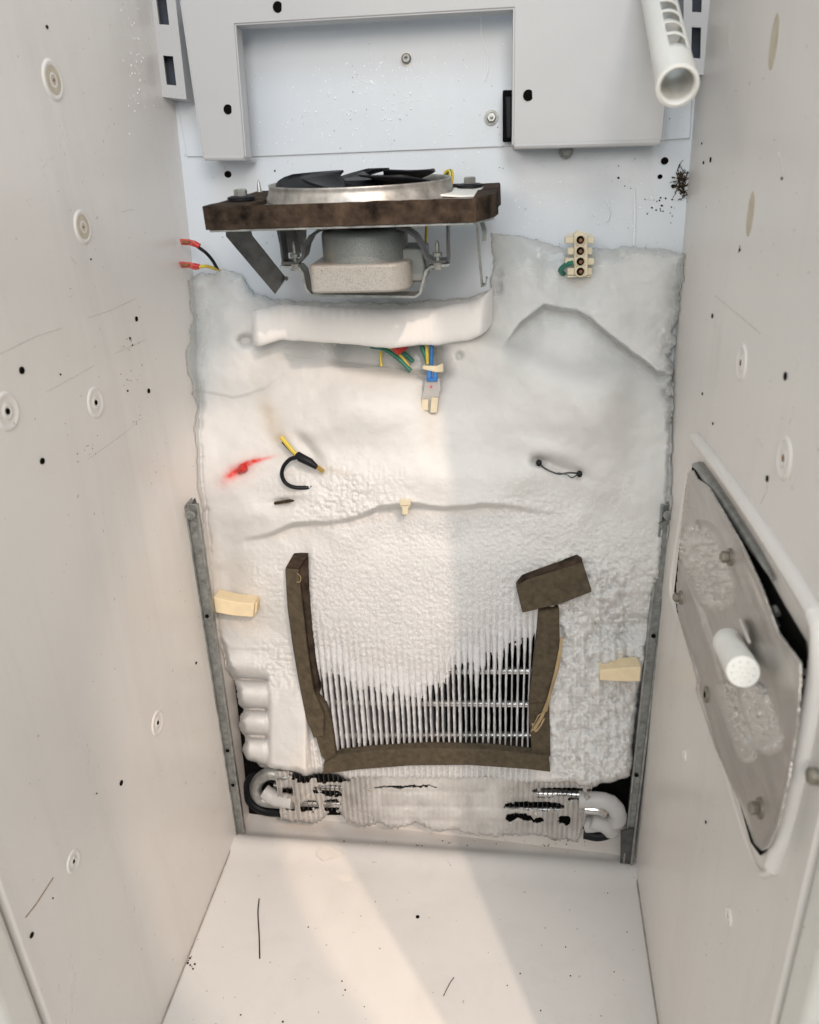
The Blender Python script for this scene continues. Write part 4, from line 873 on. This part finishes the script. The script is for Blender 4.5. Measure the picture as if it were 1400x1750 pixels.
o = MB().prism(PL([(722, 625), (746, 626), (757, 621), (758, 636), (746, 637), (722, 631)], .0575), -BN * .004).build('cable_tie', 'cream', bevel=.0008); tag(o, 'cream cable tie around the wires above the clear plug', 'cable tie')
# black and yellow wire with a hook
o = thing('sensor_wire', 'black wire hook with brass crimp sticking out of the frost', 'sensor wire', P(510, 790, .06))
MB().tube([P(481, 747, .060), P(500, 770, .064), P(513, 783, .065)], .0022, 10).build('yellow_lead', 'yellow', o)
MB().tube([P(484, 755, .058), P(498, 770, .062), P(508, 780, .064)], .0018, 10).build('black_lead', 'black', o)
MB().tube([P(508, 775, .065), P(514, 782, .066), P(530, 790, .067), P(542, 799, .066)], [.0028, .0044, .0040, .0024], 12).build('crimp_cover', 'black', o)
MB().tube([P(541, 797, .066), P(553, 806, .064)], .0022, 10).build('brass_tip', 'brass', o)
MB().tube(catmull([P(510, 781, .066), P(496, 785, .067), P(485, 797, .067), P(482, 812, .066), P(489, 826, .065), P(505, 833, .065), P(534, 833, .060), P(545, 832, .052)], 8), .0020, 10).build('hook', 'black', o)
# red cap melted in the frost
o = MB().lathe(P(408, 806, .050), P(424, 793, .052) - P(408, 806, .050), [(.0001, -.002), (.0028, 0), (.0040, .005), (.0044, .009), (.0038, .0095), (.0001, .0095)], 14).build('wire_nut', 'red', smooth=50); tag(o, 'small red wire cap bleeding colour into the frost on the left', 'wire cap')
# thin wire loop on the right
o = MB().tube(catmull([P(921, 786, .056), P(926, 796, .063), P(938, 804, .066), P(955, 810, .067), P(972, 808, .067), P(990, 809, .060)], 8), .0008, 7).build('thin_wire', 'dark_metal'); tag(o, 'thin dark wire with black ends looping out of the frost at right', 'wire')
MB().tube(catmull([P(953, 808, .066), P(968, 811, .067), P(978, 816, .066), P(990, 809, .060)], 8), .0006, 7).build('second_strand', 'dark_metal', o)
for x_, y_ in ((921, 790), (990, 809)): MB().lathe(P(x_, y_, .058), BN, [(.0001, .006), (.0022, .005), (.0028, .001), (.002, -.002)], 10).build('wire_end', 'black', o)
o = MB().tube(catmull([P(470, 860, .0520), P(488, 857, .0545), P(512, 853, .052)], 6), .0016, 8).build('buried_wire', 'grime'); tag(o, 'dark wire just showing through the frost under the black hook', 'wire')
# grime clump on the back wall
m = MB()
for k in range(110):
    c = P(1166 + random.gauss(0, 5), 312 + random.gauss(0, 12), .0012); e_ = c + np.array([random.gauss(0, .0026), random.gauss(0, .0008) - .0008, random.gauss(0, .0032)])
    m.tube([c, (c + e_) / 2 + np.array([random.gauss(0, .001), 0, random.gauss(0, .001)]), e_], random.uniform(.0002, .0005), 4)
o = m.build('grime_clump', 'grime', kind='stuff'); tag(o, 'brown fibrous grime clump in the back right corner', 'grime')
m = MB()
for k in range(26):
    c = P(1128 + random.gauss(0, 14), 352 + random.gauss(0, 12) + 0, 0); disc(m, c, BN, random.uniform(.0002, .0009), .0002, 7)
for k in range(60):
    c = P(random.uniform(330, 1170), random.uniform(60, 420), .0022); disc(m, c, BN, random.uniform(.0002, .0005), .0002, 6)
m.build('dirt_specks', 'grime', back, kind='stuff')
# water beads and runs on the upper sheet
m = MB()
for k in range(520):
    a_ = random.random(); x, y = (random.gauss(640, 70), random.gauss(150, 55)) if a_ < .5 else ((random.uniform(430, 860), random.uniform(60, 290)) if a_ < .8 else (random.uniform(880, 1130), random.uniform(270, 400)))
    m.lathe(P(x, y, .0021 if y < 250 else .0), BN, [(1, 0), (.75, .5), (.0001, .7)] if 0 else [(rr_ := random.uniform(.0003, .0009), 0), (rr_ * .7, rr_ * .5), (.00001, rr_ * .65)], 7)
for k in range(45):
    x, y = random.gauss(236, 12), random.gauss(110, 50); rr_ = random.uniform(.0003, .0009); m.lathe(SW(x, y, 0, -1), nrm(-1), [(rr_, 0), (rr_ * .7, rr_ * .5), (.00001, rr_ * .65)], 7)
for pts in [[(822, 30), (824, 60), (832, 90), (834, 120), (829, 138)], [(1036, 340), (1044, 360), (1038, 378)], [(1084, 320), (1085, 370), (1083, 420)]]:
    m.tube([P(x, y, .0026) for x, y in pts], [random.uniform(.0004, .0010) for _ in pts], 6)
m.build('water_beads', 'bead', back, kind='stuff')
# ================================================================== HATCH ON THE RIGHT WALL
h = thing('ice_maker_hatch', 'white rimmed recess with a bent steel plate in the right wall', 'hatch', SW(1270, 1150, 0, 1))
RH = lambda x, y, t=0.0: SW(x, y, t, 1)
# rim: raised ledge along the top and outer edges, made of swept beads
ydep = lambda p: p[1]
rim_out = [(1190, 748), (1160, 900), (1146, 985), (1150, 1030), (1205, 1200), (1262, 1400), (1296, 1478), (1318, 1462), (1345, 1360), (1385, 1200), (1396, 1120), (1396, 1062), (1372, 1020), (1290, 890), (1215, 775)]
c0 = RH(1190, 760); 
def rimrib(pts, r, t=.001, name='rim'): return MB().tube(catmull([RH(x, y, t) for x, y in pts], 6), r, 10).build(name, 'liner', h, smooth=60)
rimrib([(1189, 748), (1230, 800), (1290, 885), (1350, 977), (1395, 1050)], .0044, .0015)
rimrib([(1395, 1050), (1404, 1085), (1398, 1160), (1376, 1280), (1345, 1410), (1322, 1480)], .0050, .001)
rimrib([(1176, 800), (1160, 910), (1148, 990), (1150, 1025), (1168, 1075), (1205, 1190), (1250, 1350), (1278, 1440), (1296, 1486), (1312, 1492), (1322, 1480)], .0020, .0004)
# black interior of the recess and grey inner wall
MB().prism([RH(x, y, .0006) for x, y in [(1184, 796), (1196, 790), (1240, 850), (1294, 950), (1342, 1036), (1378, 1096), (1382, 1130), (1374, 1220), (1345, 1360), (1318, 1448), (1300, 1462), (1284, 1440), (1250, 1320), (1200, 1170), (1160, 1060), (1153, 1010), (1166, 900)]], (-.0004, 0, 0)).build('opening', 'black_matt', h)
MB().tube([RH(x, y, .0022) for x, y in [(1187, 795), (1196, 797), (1215, 824), (1250, 876), (1290, 938), (1322, 990)]], [.002, .0038, .0042, .0038, .0028, .001], 12).build('inner_wall', 'galv', h, smooth=60)
for (a_, b_2) in (((1318, 1050), (1328, 1070)), ((1324, 1038), (1330, 1050)), ((1366, 1145), (1380, 1150)), ((1366, 1170), (1378, 1166))):
    MB().tube([RH(*a_, .003), RH(*b_2, .003)], .0016, 8).build('latch_wire', 'galv', h)
# steel plate as a pressed sheet
pl = [(1176, 806), (1184, 803), (1192, 818), (1210, 830), (1232, 868), (1270, 935), (1300, 1000), (1322, 1060), (1330, 1082), (1352, 1112), (1366, 1132), (1367, 1160), (1362, 1240), (1348, 1330), (1330, 1410), (1312, 1448), (1300, 1452), (1288, 1440), (1262, 1370), (1222, 1280), (1200, 1215), (1188, 1180), (1190, 1165), (1184, 1140), (1160, 1060), (1154, 1020), (1162, 920), (1170, 840)]
sx = np.arange(1150, 1372, 1.5); sy = np.arange(800, 1456, 1.5); AX, AY = np.meshgrid(sx, sy)
insp, dp = poly_mask_dist(AX, AY, pl)
TP = .0072 + .0036 * sstep(1290, 1366, AX) + .0014 * np.sin(AY * .022 + 1) * (1 - sstep(0, 14, dp))
def seg(x0, y0, x1, y1, wd):
    dx, dy = x1 - x0, y1 - y0; t = np.clip(((AX - x0) * dx + (AY - y0) * dy) / (dx * dx + dy * dy), 0, 1); return 1 - sstep(wd * .55, wd, np.hypot(AX - x0 - t * dx, AY - y0 - t * dy))
res1 = seg(1190, 930, 1225, 1010, 40); res2 = seg(1288, 1190, 1312, 1262, 30); res3 = seg(1240, 1180, 1276, 1285, 20)
lump = fbm(AX.shape, 7, 44, 3, .6, True)
TP -= .0040 * seg(1196, 930, 1300, 1240, 44); TP += .0030 * res1 * (.5 + lump) + .0042 * res2 * (.5 + lump) + .0024 * res3 * (.5 + lump)
TP += .0012 * (1 - sstep(0, 7, dp)) + .0003 * (fbm(AX.shape, 14, 4, 3) - .5) * 2 + .0010 * seg(1178, 880, 1190, 960, 16)
posn = SW(AX, AY, 0, 1); posn[..., 0] = W - TP     # straight out from the wall
posn = SW(AX, AY, TP, 1)
rs_ = np.clip(.75 * res1 * lump * 2 + .9 * res2 + .5 * res3 + .25 * seg(1196, 930, 1300, 1240, 44), 0, 1) * (.7 + .3 * lump)
o = grid_obj('steel_plate', posn, insp, 'plate', h, (rs_, rs_ * 0, rs_ * 0)); sd = o.modifiers.new('solid', 'SOLIDIFY'); sd.thickness = .0012; sd.offset = -1
for x_, y_ in ((1246, 952), (1162, 1021), (1206, 1187), (1297, 1381)):
    c = RH(x_, y_, .0082); b = MB().lathe(c, (-1, 0, 0), [(.0056, -.001), (.0056, .0004), (.0040, .0006)], 20, cap1=True).build('washer', 'dull_bolt', h)
    if (x_, y_) != (1206, 1187): MB().lathe(c, (-1, -.15, .1), [(.0036, .0004), (.0036, .0042), (.0028, .005), (.0001, .005)], 6).build('bolt_head', 'dull_bolt', h)
    else: disc(MB(), c, (-1, 0, 0), .0022, .0008).build('bolt_hole', 'hole', h)
o = thing('push_button', 'round white plastic cap with a pitted end on the steel plate', 'cap', RH(1250, 1110, .008))
c0, c1 = RH(1246, 1100, .007), RH(1270, 1148, .022); ax = (c1 - c0) / np.linalg.norm(c1 - c0); Lc = np.linalg.norm(c1 - c0); rc = .0083
capb = MB().lathe(c0, ax, [(rc * 1.12, -.002), (rc * 1.12, .004), (rc * 1.02, .005), (rc, Lc - .001), (rc * .94, Lc), (rc * .3, Lc + .0002), (.0001, Lc + .0002)], 40).build('cap_body', 'pvc', o, smooth=40)
hx = np.cross(ax, [0, 0, 1.]); hx /= np.linalg.norm(hx); hy_ = np.cross(ax, hx)
for a_, rr_ in [(k * 60, .0026) for k in range(6)] + [(k * 40 + 10, .0053) for k in range(9)] + [(0, 0)]:
    q = c1 + (hx * math.cos(math.radians(a_)) + hy_ * math.sin(math.radians(a_))) * rr_
    MB().lathe(q, ax, [(.0009, 0), (.0006, .0005), (.0001, .0006)], 8).build('pit', 'pvc', capb)
MB().hexa([RH(1262, 1058, .006), RH(1266, 1058, .006), RH(1284, 1098, .006), RH(1279, 1100, .006)], [RH(1262, 1058, .012), RH(1266, 1058, .012), RH(1284, 1098, .012), RH(1279, 1100, .012)]).build('side_fin', 'pvc', o)
c = RH(1396, 1327, .001); o = MB().lathe(c, (-1, 0, 0), [(.0040, 0), (.0040, .003), (.003, .004), (.0001, .0042)], 14).build('bolt', 'dull_bolt', smooth=40); tag(o, 'dull bolt head on the right edge beside the hatch rim', 'bolt')
# ================================================================== FLOOR LITTER
o = MB().tube(catmull([FL(443, 1536, .0005), FL(441, 1560, .0006), FL(443, 1600, .0005), FL(444, 1638, .0005)]), .0007, 6).build('hair', 'grime'); tag(o, 'straight dark hair lying on the floor at the left', 'hair')
o = MB().tube(catmull([FL(776, 1670, .0005), FL(768, 1682, .0006), FL(758, 1702, .0005)]), .00035, 6).build('hair', 'grime'); tag(o, 'fine short hair lying near the middle of the floor', 'hair')
disc(MB(), FL(714, 1567), (0, 0, 1), .0020, .0005).build('drain_hole', 'hole', floor)
m = MB()
for k in range(42):
    c = FL(random.uniform(340, 1120), random.uniform(1480, 1750)); disc(m, c, (0, 0, 1), random.uniform(.0003, .0010) * random.random() + .0002, .0003, 6)
for k in range(24):
    c = FL(random.uniform(560, 1000), 1440 + random.uniform(-3, 6) + 0.02 * k, .004); disc(m, c, (0, 0, 1), random.uniform(.0003, .0009), .0006, 6)
for k in range(14): c = FL(325 + random.gauss(0, 5), 1640 + random.gauss(0, 14)); disc(m, c, (0, 0, 1), random.uniform(.0004, .0012), .0008, 6)
m.build('crumbs', 'grime', floor, kind='stuff')
# thin water puddles
m = MB()
for cxp, cyp, s_ in [(560, 1462, 22), (590, 1500, 12), (960, 1490, 16)]:
    pts = [FL(cxp + s_ * (1 + .35 * random.uniform(-1, 1)) * math.cos(a_), cyp + s_ * .5 * (1 + .35 * random.uniform(-1, 1)) * math.sin(a_), .0001) for a_ in np.linspace(0, 2 * math.pi, 15)[:-1]]
    if cyp < 1480: pts = [p + np.array([0, 0, .004]) for p in pts]
    m.prism(pts, (0, 0, .0002))
m.build('meltwater', 'wet', floor, kind='stuff', bevel=.0004)
